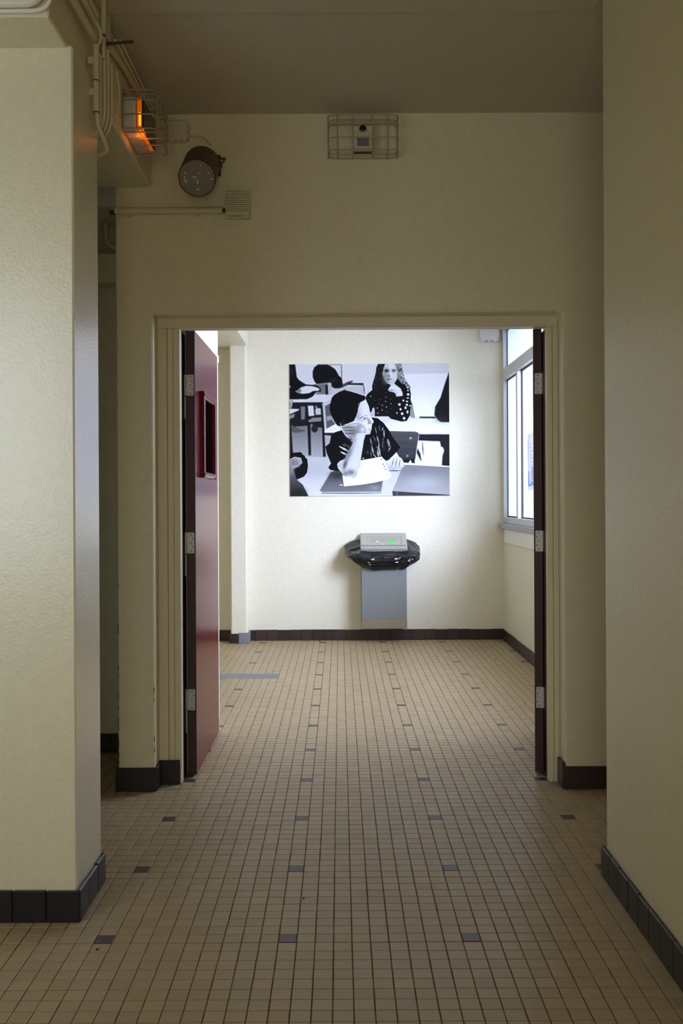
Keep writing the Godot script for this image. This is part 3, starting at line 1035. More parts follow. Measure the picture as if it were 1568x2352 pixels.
	for q in [[1245, 920, 40, 34], [1235, 1018, 34, 20], [1110, 1088, 28, 26], [1212, 1115, 32, 22], [1000, 1197, 38, 34], [1208, 1208, 32, 32], [1170, 1290, 30, 38], [1030, 1330, 28, 34], [1224, 1405, 26, 46], [1075, 1452, 36, 38], [1128, 1578, 36, 38], [930, 1432, 20, 24], [1240, 815, 26, 20], [1300, 1235, 30, 20]]:
		fill_oval(im, q[0], q[1], q[2], q[3], 226)
	for q in [[523, 1213, 20], [635, 1258, 22], [515, 1345, 20], [395, 1430, 22], [423, 1170, 16], [380, 1290, 18], [762, 1172, 18], [620, 990, 17], [200, 962, 20], [612, 1108, 18], [750, 1055, 14], [448, 1050, 15], [765, 1300, 14], [645, 1395, 14], [310, 1080, 13], [135, 1060, 14], [615, 868, 14]]:
		touch(im, q[0], q[1], q[2] * 1.2, q[2] * 1.1, 215, 0.95 if q[2] > 16 else 0.6)
	fill_poly(im, [160, 1430, 225, 1385, 248, 1300, 275, 1272, 300, 1290, 312, 1360, 312, 1500, 200, 1530], 196)
	touch(im, 230, 1450, 20, 60, 150, 0.7)
	soften(im, 330)
	# ---- the near desk and what lies on it, in focus
	F = [90.0, 60.0, 1377.0, 1128.0]
	fill_poly(im, [150, 846, 420, 858, 700, 880, 1070, 908, 1467, 938, 1467, 1188, 90, 1188, 90, 1000], 190, 214)
	touch(im, 320, 960, 150, 90, 178, 0.7)
	touch(im, 900, 1120, 60, 80, 214, 0.7)
	fill_poly(im, [1070, 904, 1467, 936, 1467, 948, 1080, 924], 240)
	fill_poly(im, [945, 634, 1170, 640, 1198, 650, 1206, 672, 1198, 740, 1172, 880, 1120, 882, 1050, 884, 1000, 800, 950, 720], 74, 44)
	for k in 10:
		stroke(im, 985 + k * 4, 668 + k * 20, 1196 - k * 3, 676 + k * 20, 5, 58 + (k % 3) * 9)
	stroke(im, 1206, 666, 1172, 880, 8, 196)
	stroke(im, 950, 636, 1186, 643, 4, 120)
	touch(im, 1133, 696, 13, 10, 214, 1.0)
	touch(im, 1103, 847, 11, 9, 190, 1.0)
	fill_poly(im, [1120, 876, 1166, 872, 1168, 912, 1140, 908, 1132, 880, 1112, 908, 1050, 904, 1050, 880], 18)
	fill_poly(im, [90, 816, 186, 811, 205, 836, 216, 840, 224, 858, 240, 870, 246, 930, 238, 985, 212, 1020, 150, 1046, 90, 1000], 9)
	fill_poly(im, [90, 872, 130, 850, 180, 858, 188, 862, 198, 905, 165, 935, 120, 956, 90, 944], 180, 150)
	for k in 6:
		stroke(im, 92, 886 + k * 7, 150 + (k % 3) * 14, 858 + k * 11, 4, 26)
	for k in 16:
		touch(im, rng.randf_range(94, 186), rng.randf_range(890, 945), 7, 4, rng.randf_range(40, 210), 0.7)
	fill_poly(im, [90, 924, 118, 960, 150, 1046, 200, 1090, 250, 1188, 90, 1188], 110, 34)
	touch(im, 108, 960, 30, 60, 150, 0.7)
	touch(im, 170, 1150, 60, 40, 30, 0.7)
	fill_poly(im, [440, 985, 520, 955, 892, 1062, 876, 1158, 372, 1160, 345, 1140, 395, 1060], 66, 122)
	touch(im, 500, 1010, 80, 40, 40, 0.8)
	touch(im, 480, 1110, 110, 30, 112, 0.7)
	touch(im, 820, 1120, 70, 30, 150, 0.7)
	fill_poly(im, [345, 1138, 372, 1151, 876, 1149, 876, 1162, 370, 1163], 172)
	stroke(im, 360, 1166, 880, 1168, 6, 66)
	stroke(im, 440, 985, 352, 1132, 6, 150)
	stroke(im, 890, 1070, 874, 1158, 5, 178)
	fill_poly(im, [1066, 930, 1100, 924, 1467, 946, 1467, 1182, 1200, 1164, 972, 1148, 1000, 1085], 122, 176)
	touch(im, 1150, 980, 120, 50, 120, 0.6)
	touch(im, 1250, 1080, 200, 70, 186, 0.6)
	fill_poly(im, [972, 1148, 1200, 1164, 1467, 1182, 1467, 1188, 975, 1188], 60)
	stroke(im, 1008, 1150, 1016, 1188, 8, 120)
	# ---- the boy
	F = [-530.0, -329.0, 2755.0, 2255.0]
	fill_poly(im, [370, 800, 240, 840, 180, 900, 160, 1020, 85, 1080, 110, 1200, 180, 1370, 130, 1440, 170, 1480, 300, 1500, 400, 1400, 700, 1320, 1050, 1260, 1130, 1330, 1180, 1310, 1250, 1240, 1300, 1190, 1380, 1100, 1330, 1040, 1250, 930, 1180, 800, 1090, 680, 990, 600, 890, 585, 860, 870, 780, 880, 740, 1000, 560, 1000, 430, 900], 5)
	for q in [[945, 750, 970, 870, 14, 150], [1010, 720, 1025, 820, 12, 130], [1085, 755, 1060, 815, 16, 200], [1095, 800, 1100, 930, 26, 170], [1080, 940, 1070, 1110, 18, 120], [1160, 960, 1190, 1090, 44, 170], [1215, 1080, 1165, 1170, 16, 200], [860, 940, 880, 1050, 22, 170], [880, 1060, 920, 1240, 34, 150], [905, 905, 960, 990, 18, 100], [975, 900, 1010, 1040, 22, 170], [1015, 1040, 985, 1160, 24, 190], [1010, 1110, 1030, 1250, 30, 190], [985, 1160, 1000, 1260, 34, 200], [930, 1230, 960, 1270, 18, 200], [870, 1180, 875, 1270, 20, 90], [815, 1150, 815, 1215, 16, 100], [755, 1150, 790, 1210, 12, 60], [320, 1075, 495, 1170, 34, 205], [345, 1170, 465, 1230, 30, 215], [400, 1020, 520, 1110, 14, 96], [520, 985, 560, 1000, 16, 190], [375, 1040, 440, 1080, 12, 130]]:
		stroke(im, q[0], q[1], q[2], q[3], q[4], q[5])
	for k in 90:
		touch(im, rng.randf_range(850, 1040), rng.randf_range(940, 1260), 9, 14, rng.randf_range(4, 150), 0.5)
		touch(im, rng.randf_range(1070, 1210), rng.randf_range(960, 1170), 9, 12, rng.randf_range(4, 110), 0.4)
	touch(im, 735, 1285, 26, 20, 200, 0.9)
	# sheet of paper
	fill_poly(im, [690, 1318, 1060, 1255, 1090, 1310, 1210, 1560, 1216, 1600, 1150, 1650, 930, 1700, 700, 1735, 400, 1762, 375, 1560, 440, 1590, 560, 1615, 610, 1590, 690, 1400], 234)
	touch(im, 620, 1480, 60, 160, 224, 0.8)
	for k in 11:
		for j in 14:
			if rng.randf() < 0.72:
				var x := 660.0 + j * 33.0 + k * 5.0
				stroke(im, x, 1395 + k * 22 - j * 2.2, x + rng.randf_range(10, 26), 1394 + k * 22 - j * 2.2, 5, 204)
	for q in [[1048, 1303], [1008, 1340], [1080, 1384], [1100, 1425], [1120, 1470], [1165, 1558]]:
		touch(im, q[0], q[1], 12, 11, 20 if q[1] != 1340 and q[1] < 1500 else 170, 1.0)
	fill_poly(im, [320, 1742, 345, 1718, 388, 1744, 384, 1752], 206)
	stroke(im, 1085, 1345, 1460, 1425, 13, 222)
	# right hand
	fill_poly(im, [1246, 1256, 1300, 1192, 1348, 1252, 1290, 1290], 224)
	fill_poly(im, [1172, 1440, 1180, 1330, 1205, 1278, 1270, 1252, 1340, 1250, 1400, 1288, 1432, 1350, 1434, 1425, 1385, 1472, 1275, 1496, 1200, 1482], 206)
	touch(im, 1240, 1300, 50, 30, 226, 0.7)
	for q in [[1262, 1290, 1228, 1430], [1318, 1290, 1284, 1460], [1374, 1310, 1346, 1450]]:
		stroke(im, q[0], q[1], q[2], q[3], 14, 84)
	for q in [[1200, 1440, 30, 40], [1250, 1455, 24, 30], [1315, 1450, 20, 24], [1375, 1440, 18, 26]]:
		touch(im, q[0], q[1], q[2], q[3], 138, 0.6)
	touch(im, 1270, 1496, 120, 14, 40, 0.8)
	# face
	fill_poly(im, [770, 290, 800, 320, 835, 390, 850, 450, 850, 520, 880, 590, 920, 650, 912, 685, 886, 692, 895, 720, 882, 750, 888, 780, 872, 812, 860, 850, 812, 878, 780, 872, 790, 800, 750, 730, 690, 690, 560, 670, 590, 600, 630, 540, 650, 430, 660, 350, 720, 320], 222)
	touch(im, 650, 560, 70, 110, 160, 0.8)
	touch(im, 690, 460, 40, 110, 196, 0.7)
	touch(im, 700, 640, 70, 30, 190, 0.7)
	fill_poly(im, [800, 572, 850, 622, 888, 690, 822, 700, 812, 640], 150)
	touch(im, 830, 690, 26, 12, 110, 0.7)
	touch(im, 890, 650, 20, 26, 226, 0.8)
	stroke(im, 668, 612, 760, 560, 16, 96)
	stroke(im, 740, 566, 815, 548, 12, 130)
	fill_poly(im, [705, 640, 740, 600, 790, 585, 780, 620, 730, 644], 226)
	touch(im, 768, 604, 18, 17, 16, 1.0)
	stroke(im, 705, 640, 790, 582, 7, 60)
	stroke(im, 716, 646, 780, 624, 5, 130)
	touch(im, 800, 700, 40, 60, 230, 0.6)
	stroke(im, 816, 796, 886, 774, 10, 96)
	touch(im, 850, 812, 24, 10, 176, 0.7)
	touch(im, 815, 850, 40, 22, 180, 0.6)
	# hair
	fill_poly(im, [195, 260, 210, 230, 240, 200, 320, 150, 405, 118, 440, 93, 428, 122, 480, 130, 620, 170, 700, 200, 782, 222, 770, 292, 735, 300, 725, 318, 690, 318, 672, 345, 655, 350, 660, 372, 645, 420, 652, 470, 632, 520, 620, 560, 600, 600, 580, 645, 470, 690, 400, 720, 330, 735, 290, 720, 240, 650, 205, 580, 172, 500, 160, 430, 168, 400, 160, 380, 178, 330], 4)
	for k in 10:
		stroke(im, 700 - k * 6, 318 + k * 15, 660 - k * 5, 345 + k * 17, 7, 14)
	for k in 8:
		stroke(im, 240 + k * 50, 240 + absf(k - 4) * 24, 225 + k * 54, 330 + absf(k - 4) * 24, 6, 13)
	touch(im, 375, 690, 48, 44, 60, 0.9)
	touch(im, 385, 690, 26, 22, 8, 0.9)
	stroke(im, 338, 680, 360, 735, 14, 170)
	stroke(im, 390, 735, 450, 690, 14, 160)
	touch(im, 400, 630, 12, 10, 120, 0.8)
	# arm and the hand under the cheek
	fill_poly(im, [660, 770, 780, 780, 790, 850, 750, 960, 720, 1150, 690, 1320, 640, 1480, 600, 1590, 540, 1612, 450, 1592, 380, 1548, 300, 1450, 284, 1380, 330, 1330, 420, 1290, 470, 1190, 540, 1060, 600, 920, 620, 830], 208)
	touch(im, 490, 1200, 60, 200, 112, 0.85, 0.42)
	touch(im, 420, 1390, 40, 110, 66, 0.85, 0.3)
	touch(im, 330, 1400, 40, 60, 176, 0.7)
	touch(im, 520, 1520, 90, 60, 92, 0.8)
	touch(im, 430, 1540, 60, 50, 106, 0.8, 0.6)
	touch(im, 590, 1360, 50, 160, 214, 0.6)
	touch(im, 590, 980, 40, 120, 160, 0.6, 0.3)
	touch(im, 700, 980, 50, 160, 222, 0.6)
	fill_poly(im, [368, 748, 440, 720, 520, 692, 620, 676, 700, 690, 760, 740, 790, 800, 786, 850, 680, 850, 620, 860, 600, 930, 520, 935, 430, 880], 150)
	touch(im, 600, 712, 130, 30, 206, 0.8)
	touch(im, 730, 790, 60, 70, 214, 0.9)
	touch(im, 560, 830, 90, 60, 108, 0.8)
	touch(im, 660, 730, 30, 24, 130, 0.5)
	touch(im, 500, 960, 80, 40, 40, 0.8)
	for q in [[368, 760, 600, 752, 60], [395, 806, 590, 806, 52], [425, 856, 590, 862, 56]]:
		stroke(im, q[0], q[1], q[2], q[3], 14, q[4])
	for q in [[450, 778], [470, 832], [490, 885]]:
		touch(im, q[0], q[1], 80, 12, 150, 0.6)
	soften(im, 860)
	im.resize(1024, 838, Image.INTERPOLATE_LANCZOS)
	# photographic grain
	for y in im.get_height():
		for x in range(0, im.get_width(), 2):
			if rng.randf() < 0.35:
				var c := im.get_pixel(x, y)
				var k := rng.randf_range(-0.016, 0.016)
				im.set_pixel(x, y, Color(clampf(c.r + k, 0, 1), clampf(c.g + k, 0, 1), clampf(c.b + k, 0, 1)))
	return im

func picture_quad(a: Vector3, u: Vector3, v: Vector3) -> ArrayMesh:
	var st := begin()
	var n := u.cross(v).normalized()
	for k in [[0, 0], [0, 1], [1, 1], [0, 0], [1, 1], [1, 0]]:
		st.set_normal(n)
		st.set_uv(Vector2(k[0], 1 - k[1]))
		st.add_vertex(a + u * k[0] + v * k[1])
	return st.commit()

func build_poster() -> void:
	var p := base("photograph_print", Vector3(0.267, 1.862, -8.645))
	tag(p, "large black and white classroom photograph of a pupil leaning on one hand", "poster")
	var st := begin()
	bx(st, Vector3(-0.708, -0.586, -0.003), Vector3(0.708, 0.586, 0.003), 0.0008)
	put(st, "board", M.paper, p)
	var m := mat(Color.WHITE, 0.7)
	m.metallic_specular = 0.25
	m.albedo_texture = ImageTexture.create_from_image(draw_print())
	put_mesh(picture_quad(Vector3(-0.707, -0.585, 0.0034), Vector3(1.414, 0, 0), Vector3(0, 1.17, 0)), "print", m, p)

# ------------------------------------------------------------------ litter bin
func build_bin() -> void:
	var b := base("litter_bin", Vector3(0.38, 0, -8.645))
	tag(b, "grey metal wall bin hanging on the end wall below the photograph", "bin")
	var w := 0.196
	var st := begin()
	bx(st, Vector3(-w, 0.205, 0.0), Vector3(w, 0.85, 0.2), 0.004)
	put(st, "body", M.bin_body, b)
	st = begin()
	bx(st, Vector3(-w - 0.0015, 0.125, 0.0), Vector3(w + 0.0015, 0.207, 0.203), 0.003)
	put(st, "lower_band", M.bin_band, b)
	# sloping lid: from the wall down to the front
	var tilt := deg_to_rad(32.0)
	var xf := Transform3D(Basis(Vector3.RIGHT, -PI / 2 + tilt + 0.0), Vector3(0, 0.885, 0.118))
	var lid := base("tmp")
	remove_child(lid)
	used.erase("tmp")
	lid.name = "lid"
	b.add_child(lid)
	st = begin()
	var out := rrect(-0.203, -0.118, 0.203, 0.118, 0.008, 3)
	slab(st, out, 0.035, 0.004, xf)
	put(st, "cover", M.bin_lid, lid)
	# raised rim round the recessed panel
	for q in [[-0.2, 0.058, 0.2, 0.114], [-0.2, -0.114, 0.2, -0.072], [-0.2, -0.072, -0.15, 0.058], [0.156, -0.072, 0.2, 0.058]]:
		st = begin()
		slab(st, rect(q[0], q[1], q[2], q[3]), 0.006, 0.002, xf * Transform3D(Basis(), Vector3(0, 0, 0.005)))
		put(st, "rim", M.bin_lid, lid)
	var txt := TextMesh.new()
	var fnt := SystemFont.new()
	fnt.font_names = PackedStringArray(["Droid Sans"])
	txt.font = fnt
	txt.text = "BAYMONKIE"
	txt.font_size = 32
	txt.pixel_size = 0.0013
	txt.depth = 0.002
	var t := put_mesh(txt, "embossed_lettering", M.bin_lid, lid)
	t.transform = xf * Transform3D(Basis.from_scale(Vector3(1.0, 1.25, 1.0)), Vector3(0.0, 0.008, 0.001))
	for q in [[0.055, -0.052, 0.018, 0.052], [0.078, -0.056, 0.02, 0.056]]:
		st = begin()
		slab(st, PackedVector2Array([Vector2(q[0], q[1]), Vector2(q[0] + q[2], q[1]), Vector2(q[0] + q[2] - 0.008, q[1] + q[3]), Vector2(q[0] - 0.01, q[1] + q[3])]), 0.001, 0.0, xf * Transform3D(Basis(), Vector3(0, 0, 0.002)))
		put(st, "green_sticker", M.green, lid)
	for q in [[-0.055, -0.045, 0.02, 0.012], [-0.005, -0.068, 0.008, 0.006], [0.012, -0.068, 0.011, 0.007]]:
		st = begin()
		slab(st, rect(q[0], q[1], q[0] + q[2], q[1] + q[3]), 0.001, 0.0, xf * Transform3D(Basis(Vector3.BACK, -0.3), Vector3(0, 0, 0.007)))
		put(st, "paper_scrap", M.paper, lid)
	# black liner folded over the rim
	var bag := FastNoiseLite.new()
	bag.seed = 4
	bag.frequency = 1.0
	var cr := FastNoiseLite.new()
	cr.noise_type = FastNoiseLite.TYPE_CELLULAR
	cr.cellular_return_type = FastNoiseLite.RETURN_DISTANCE2_SUB
	cr.seed = 12
	cr.frequency = 14.0
	st = begin()
	var N := 84
	var rows := 15
	var P := []
	for i in N:
		var a := TAU * i / N
		var ca := cos(a)
		var sa := sin(a)
		var e := 0.34
		var rx := signf(ca) * pow(absf(ca), e) * 0.192
		var rz := signf(sa) * pow(absf(sa), e) * 0.096
		var o := Vector2(ca, sa * 0.8).normalized()
		var lid_y := 0.885 - rz * 0.625 - 0.042
		var row := []
		for j in rows:
			var t2 := float(j) / (rows - 1)
			var swell := pow(sin(clampf(t2 * 1.02, 0.0, 1.0) * PI * 0.86), 0.75) * (0.046 + (0.04 if ca < 0.0 else 0.026) * ca * ca)
			var q0 := Vector3(rx * 1.4, t2 * 0.16, rz * 1.4)
			var wrinkle := (0.45 - cr.get_noise_3d(q0.x, q0.y * 0.8 + q0.x * 0.5, q0.z)) * 0.045 + bag.get_noise_3d(q0.x * 9.0, q0.y * 14.0, q0.z * 9.0) * 0.03
			var reach := maxf(0.004, swell + wrinkle * sin(t2 * PI))
			if sa < -0.3:
				reach *= 0.1
			var drop := 0.108 + 0.05 * maxf(0.0, sa) + 0.02 * bag.get_noise_1d(i * 0.16 + 40.0) + 0.012 * ca
			var q := Vector3(rx + o.x * reach, lid_y - t2 * drop + wrinkle * 0.25, 0.108 + rz + o.y * reach)
			q.z = maxf(q.z, 0.004)
			row.append(q)
		P.append(row)
	for i in N:
		var i2 := (i + 1) % N
		for j in rows - 1:
			var c := (P[i][j] + P[i2][j + 1]) / 2.0 as Vector3
			var outw := Vector3(c.x, 0, c.z - 0.108)
			for tr in [[P[i][j], P[i2][j], P[i2][j + 1]], [P[i][j], P[i2][j + 1], P[i][j + 1]]]:
				var n: Vector3 = (tr[1] - tr[0]).cross(tr[2] - tr[0]).normalized()
				if n.dot(outw) < 0:
					n = -n
				tri(st, tr[0], tr[1], tr[2], n)
	put(st, "bin_liner", M.bag, b)

# ------------------------------------------------------------------ emergency lights in wire guards
# guard in its own axes: back on z = 0, width along x, height along y, out along +z
func guard(label: String, at: Vector3, turn: float, W: float, H: float, D: float, m: Material, flip := 1.0) -> Node3D:
	var g := base("wire_guard", at)
	g.rotation.y = turn
	tag(g, label, "guard")
	var r := 0.0028
	var w := W / 2.0
	var h := H / 2.0
	for y in [h, h - 0.036, -h + 0.052, -h]:
		var st := begin()
		tube(st, bend([Vector3(-w, y, 0), Vector3(-w, y, D), Vector3(w, y, D), Vector3(w, y, 0)], 0.03, 6), r, 6)
		put(st, "wire", m, g)
	for x in [-w + 0.04, -w + 0.106, w - 0.109, w - 0.044]:
		var st := begin()
		tube(st, bend([Vector3(x, -h, 0), Vector3(x, -h, D), Vector3(x, h, D), Vector3(x, h, 0)], 0.012, 4), r, 6)
		put(st, "wire", m, g)
	for z in [0.003, 0.055]:
		var st := begin()
		tube(st, bend([Vector3(-w, -h, z), Vector3(w, -h, z), Vector3(w, h, z), Vector3(-w, h, z)], 0.028, 5, true), r, 6, true)
		put(st, "wire", m, g)
	return g

func build_exit_lights() -> void:
	# over the doorway
	var e := base("emergency_light", Vector3(0.106, 2.772, -4.19))
	tag(e, "unlit cream emergency light over the middle of the doorway", "light fitting")
	var st := begin()
	slab(st, rrect(-0.042, -0.063, 0.042, 0.061, 0.005, 3), 0.06, 0.004, Transform3D(Basis(), Vector3(0, 0, 0.06)))
	put(st, "body", M.cream_plastic, e)
	st = begin()
	slab(st, rrect(-0.026, -0.045, 0.026, 0.03, 0.003, 3), 0.006, 0.002, Transform3D(Basis(), Vector3(0, 0, 0.064)))
	put(st, "cover", M.cream_plastic, e)
	st = begin()
	slab(st, rect(-0.024, -0.03, 0.024, 0.006), 0.003, 0.0006, Transform3D(Basis(), Vector3(0, 0, 0.0662)))
	put(st, "grey_label", M.label_grey, e)
	st = begin()
	bx(st, Vector3(-0.04, -0.062, 0.059), Vector3(0.04, -0.052, 0.0625), 0.001)
	put(st, "slot", M.horn, e)
	st = begin()
	lathe(st, Vector3(0.0, 0.043, 0.06), Vector3(0, 0, 1), [[0.0, 0.015], [0.004, 0.015], [0.006, 0.011], [0.003, 0.0095], [0.003, 0.0]], 20)
	var knob := put(st, "indicator", M.black, e)
	st = begin()
	disc(st, Vector3(0.0, 0.045, 0.0634), Vector3(0, 0, 1), 0.0062, 14)
	put(st, "jewel", M.sign_plate, knob)
	st = begin()
	tube(st, bend([Vector3(-0.012, 0.037, 0.0655), Vector3(-0.006, 0.0305, 0.0655), Vector3(0.006, 0.0305, 0.0655), Vector3(0.012, 0.037, 0.0655)], 0.006, 4), 0.0016, 6)
	put(st, "rim", M.cream_plastic, knob)
	guard("cream wire guard over the unlit light above the doorway", Vector3(0.106, 2.783, -4.19), 0.0, 0.295, 0.146, 0.11, M.wire)
	# on the bulkhead, lit
	var f := base("emergency_light", Vector3(-0.80, 2.69, -3.755))
	tag(f, "lit orange emergency light on the bulkhead beside the ceiling", "light fitting")
	st = begin()
	bx(st, Vector3(0.0, -0.062, 0.125), Vector3(0.047, 0.062, -0.125), 0.004)
	put(st, "body", M.housing, f)
	st = begin()
	bx(st, Vector3(0.046, -0.06, 0.123), Vector3(0.07, 0.058, -0.123), 0.003)
	put(st, "lens", M.lens, f)
	st = begin()
	tube(st, [Vector3(0.064, -0.046, 0.1255), Vector3(0.064, 0.0, 0.1255)], 0.0035, 8)
	put(st, "bulb", M.bulb, f)
	st = begin()
	bx(st, Vector3(0.07, -0.056, 0.121), Vector3(0.076, 0.058, -0.121), 0.001)
	put(st, "sign_plate", M.sign_plate, f)
	var lamp := OmniLight3D.new()
	lamp.name = "lamp"
	lamp.light_color = srgb(255, 130, 40)
	lamp.light_energy = 0.0022
	lamp.light_size = 0.02
	lamp.omni_range = 6.0
	lamp.omni_attenuation = 2.0
	lamp.shadow_enabled = true
	lamp.position = Vector3(0.06, -0.075, 0.06)
	f.add_child(lamp)
	guard("grey wire guard round the orange light on the bulkhead", Vector3(-0.80, 2.697, -3.752), PI / 2, 0.285, 0.142, 0.125, M.wire_grey)

# ------------------------------------------------------------------ fittings on the doorway wall
func build_wall_fittings() -> void:
	# square junction box
	var j := base("junction_box", Vector3(-0.682, 2.826, -4.19))
	tag(j, "square cream junction box on the wall above the loudspeaker", "junction box")
	var st := begin()
	slab(st, rrect(-0.042, -0.042, 0.042, 0.042, 0.009, 4), 0.036, 0.004, Transform3D(Basis(), Vector3(0, 0, 0.036)))
	put(st, "box", M.cream_plastic, j)
	for x in [-0.026, 0.0, 0.026]:
		st = begin()
		lathe(st, Vector3(x, -0.041, 0.016), Vector3.DOWN, [[0.0, 0.0105], [0.006, 0.009], [0.0085, 0.004], [0.0085, 0.0]], 12)
		put(st, "gland", M.cream_plastic, j)
	for y in [-0.02, 0.014]:
		st = begin()
		lathe(st, Vector3(0.041, y, 0.016), Vector3.RIGHT, [[0.0, 0.0105], [0.006, 0.009], [0.0085, 0.004], [0.0085, 0.0]], 12)
		put(st, "gland", M.cream_plastic, j)
	st = begin()
	tube(st, bend([Vector3(-0.634, 2.806, -4.178), Vector3(-0.592, 2.808, -4.182), Vector3(-0.567, 2.797, -4.182), Vector3(-0.544, 2.77, -4.18)], 0.03, 6), 0.0042, 8)
	tag(put(st, "cable", M.pipe), "short cream cable from the junction box to the loudspeaker", "cable")
	# cylindrical loudspeaker pointing down the corridor
	var fc := Vector3(-0.572, 2.553, -3.955)
	var bc := Vector3(-0.575, 2.672, -4.135)
	var ax := (fc - bc).normalized()
	var sp := base("loudspeaker", bc)
	tag(sp, "brown drum loudspeaker with a perforated round face tilted down", "loudspeaker")
	var L := fc.distance_to(bc)
	st = begin()
	lathe(st, Vector3.ZERO, ax, [[0.0, 0.0], [0.0, 0.072], [0.004, 0.076], [L - 0.002, 0.076], [L, 0.0745], [L, 0.0715], [L - 0.012, 0.0715], [L - 0.012, 0.0]], 48)
	put(st, "drum", M.horn, sp)
	# perforated face with real holes
	st = begin()
	var u := ax.cross(Vector3.UP).normalized()
	var v := ax.cross(u)
	var pitch := 0.00585
	var hole := 0.0021
	var plugs := begin()
	var fp := ax * (L - 0.0015)
	for r in range(-16, 17):
		for c in range(-16, 17):
			var p := Vector2((c + (0.5 if posmod(r, 2) == 1 else 0.0)) * pitch, r * pitch * 0.866)
			if p.length() > 0.0725:
				continue
			var hp := []
			var rp := []
			for k in 6:
				var g := TAU * (k + 0.5) / 6.0
				hp.append(p + Vector2(cos(g), sin(g)) * pitch / sqrt(3.0) * 1.003)
				rp.append(p + Vector2(cos(g), sin(g)) * hole)
			for k in 6:
				var k2 := (k + 1) % 6
				face(st, [fp + u * hp[k].x + v * hp[k].y, fp + u * hp[k2].x + v * hp[k2].y, fp + u * rp[k2].x + v * rp[k2].y, fp + u * rp[k].x + v * rp[k].y], ax)
			for s in [[-0.058, 0.005], [0.0, 0.008], [0.004, 0.0], [-0.002, 0.018], [0.045, 0.012], [0.05, 0.004], [0.048, -0.004], [0.012, -0.004], [-0.012, -0.018], [-0.045, -0.02], [-0.02, -0.052], [0.045, -0.02], [0.0, 0.045]]:
				if p.distance_to(Vector2(s[0], s[1])) < 0.0036:
					disc(plugs, fp + u * p.x + v * p.y + ax * 0.0004, ax, 0.0029, 8)
	var gr := put(st, "grille", M.grille, sp)
	put(plugs, "paint_plugs", M.plug, gr).set_meta("kind", "stuff")
	st = begin()
	disc(st, ax * (L - 0.011), ax, 0.0712, 32)
	put(st, "cone", M.black, gr)
	st = begin()
	bx(st, Vector3(0.03, -0.035, -0.055), Vector3(0.072, 0.055, -0.044), 0.002)
	tube(st, bend([Vector3(0.07, 0.04, -0.05), Vector3(0.095, 0.035, -0.03), Vector3(0.088, 0.0, 0.02), Vector3(0.074, -0.02, 0.03)], 0.012, 4), 0.004, 6)
	put(st, "bracket", M.horn, sp)
	st = begin()
	lathe(st, Vector3(0.072, -0.012, 0.018), Vector3.RIGHT, [[0.0, 0.0], [0.0, 0.009], [0.012, 0.009], [0.014, 0.007], [0.014, 0.0]], 12)
	put(st, "wing_nut", M.horn, sp)
	# louvred sounder box
	var b := base("louvred_box", Vector3(-0.429, 2.508, -4.19))
	tag(b, "small cream louvred box at the end of the level conduit", "sounder")
	st = begin()
	slab(st, rrect(-0.052, -0.057, 0.052, 0.06, 0.003, 2), 0.03, 0.003, Transform3D(Basis(), Vector3(0, 0, 0.03)))
	put(st, "case", M.cream_plastic, b)
	for k in 9:
		st = begin()
		cbox(st, Vector3.ZERO, Vector3(0.094, 0.0062, 0.012), 0.001, Transform3D(Basis(Vector3.RIGHT, 0.5), Vector3(0, 0.05 - 0.0092 * k, 0.032)))
		put(st, "slat", M.cream_plastic, b)
	st = begin()
	bx(st, Vector3(-0.002, -0.025, 0.028), Vector3(0.002, 0.055, 0.037), 0.0005)
	put(st, "rib", M.cream_plastic, b)
	st = begin()
	bx(st, Vector3(-0.05, -0.047, 0.03), Vector3(0.05, -0.03, 0.04), 0.003)
	put(st, "lip", M.cream_plastic, b)
	st = begin()
	bx(st, Vector3(-0.036, -0.0505, 0.03), Vector3(-0.03, -0.0485, 0.0312), 0.0)
	bx(st, Vector3(-0.026, -0.0505, 0.03), Vector3(0.028, -0.049, 0.0308), 0.0)
	put(st, "print_line", M.strap, b)
	# level conduit to it
	var c := base("wall_conduit", Vector3(-0.723, 2.487, -4.174))
	tag(c, "level cream conduit along the wall into the louvred box", "conduit")
	st = begin()
	tube(st, [Vector3(-0.232, 0, 0), Vector3(0.228, 0, 0)], 0.0145, 14)
	put(st, "pipe", M.pipe, c)
	st = begin()
	tube(st, [Vector3(0.228, 0, 0), Vector3(0.245, 0, 0)], 0.008, 10)
	put(st, "cable_end", M.strap, c)
	st = begin()
	tube(st, [Vector3(-0.255, -0.008, 0), Vector3(-0.232, -0.004, 0)], 0.011, 10)
	put(st, "open_end", M.strap, c)
	for x in [-0.172, 0.118]:
		st = begin()
		lathe(st, Vector3(x - 0.006, 0, 0), Vector3.RIGHT, [[0.0, 0.0145], [0.0, 0.0165], [0.012, 0.0165], [0.012, 0.0145]], 16)
		bx(st, Vector3(x - 0.006, -0.022, -0.015), Vector3(x + 0.006, -0.012, 0.004), 0.001)
		put(st, "clip", M.pipe, c)
	# junction box high in the far room corner
	var k := base("junction_box", Vector3(1.325, 2.73, -8.65))
	tag(k, "white junction box high in the far room beside the window", "junction box")
	st = begin()
	slab(st, rrect(-0.087, -0.085, 0.087, 0.085, 0.012, 4), 0.06, 0.005, Transform3D(Basis(), Vector3(0, 0, 0.06)))
	put(st, "box", M.housing, k)
	for x in [-0.055, 0.0, 0.055]:
		st = begin()
		lathe(st, Vector3(x, -0.084, 0.03), Vector3.DOWN, [[0.0, 0.02], [0.012, 0.017], [0.018, 0.008], [0.018, 0.0]], 12)
		put(st, "gland", M.housing, k)
	for x in [-0.072, 0.072]:
		st = begin()
		disc(st, Vector3(x, -0.07, 0.0605), Vector3(0, 0, 1), 0.004, 8)
		put(st, "screw", M.strap, k)

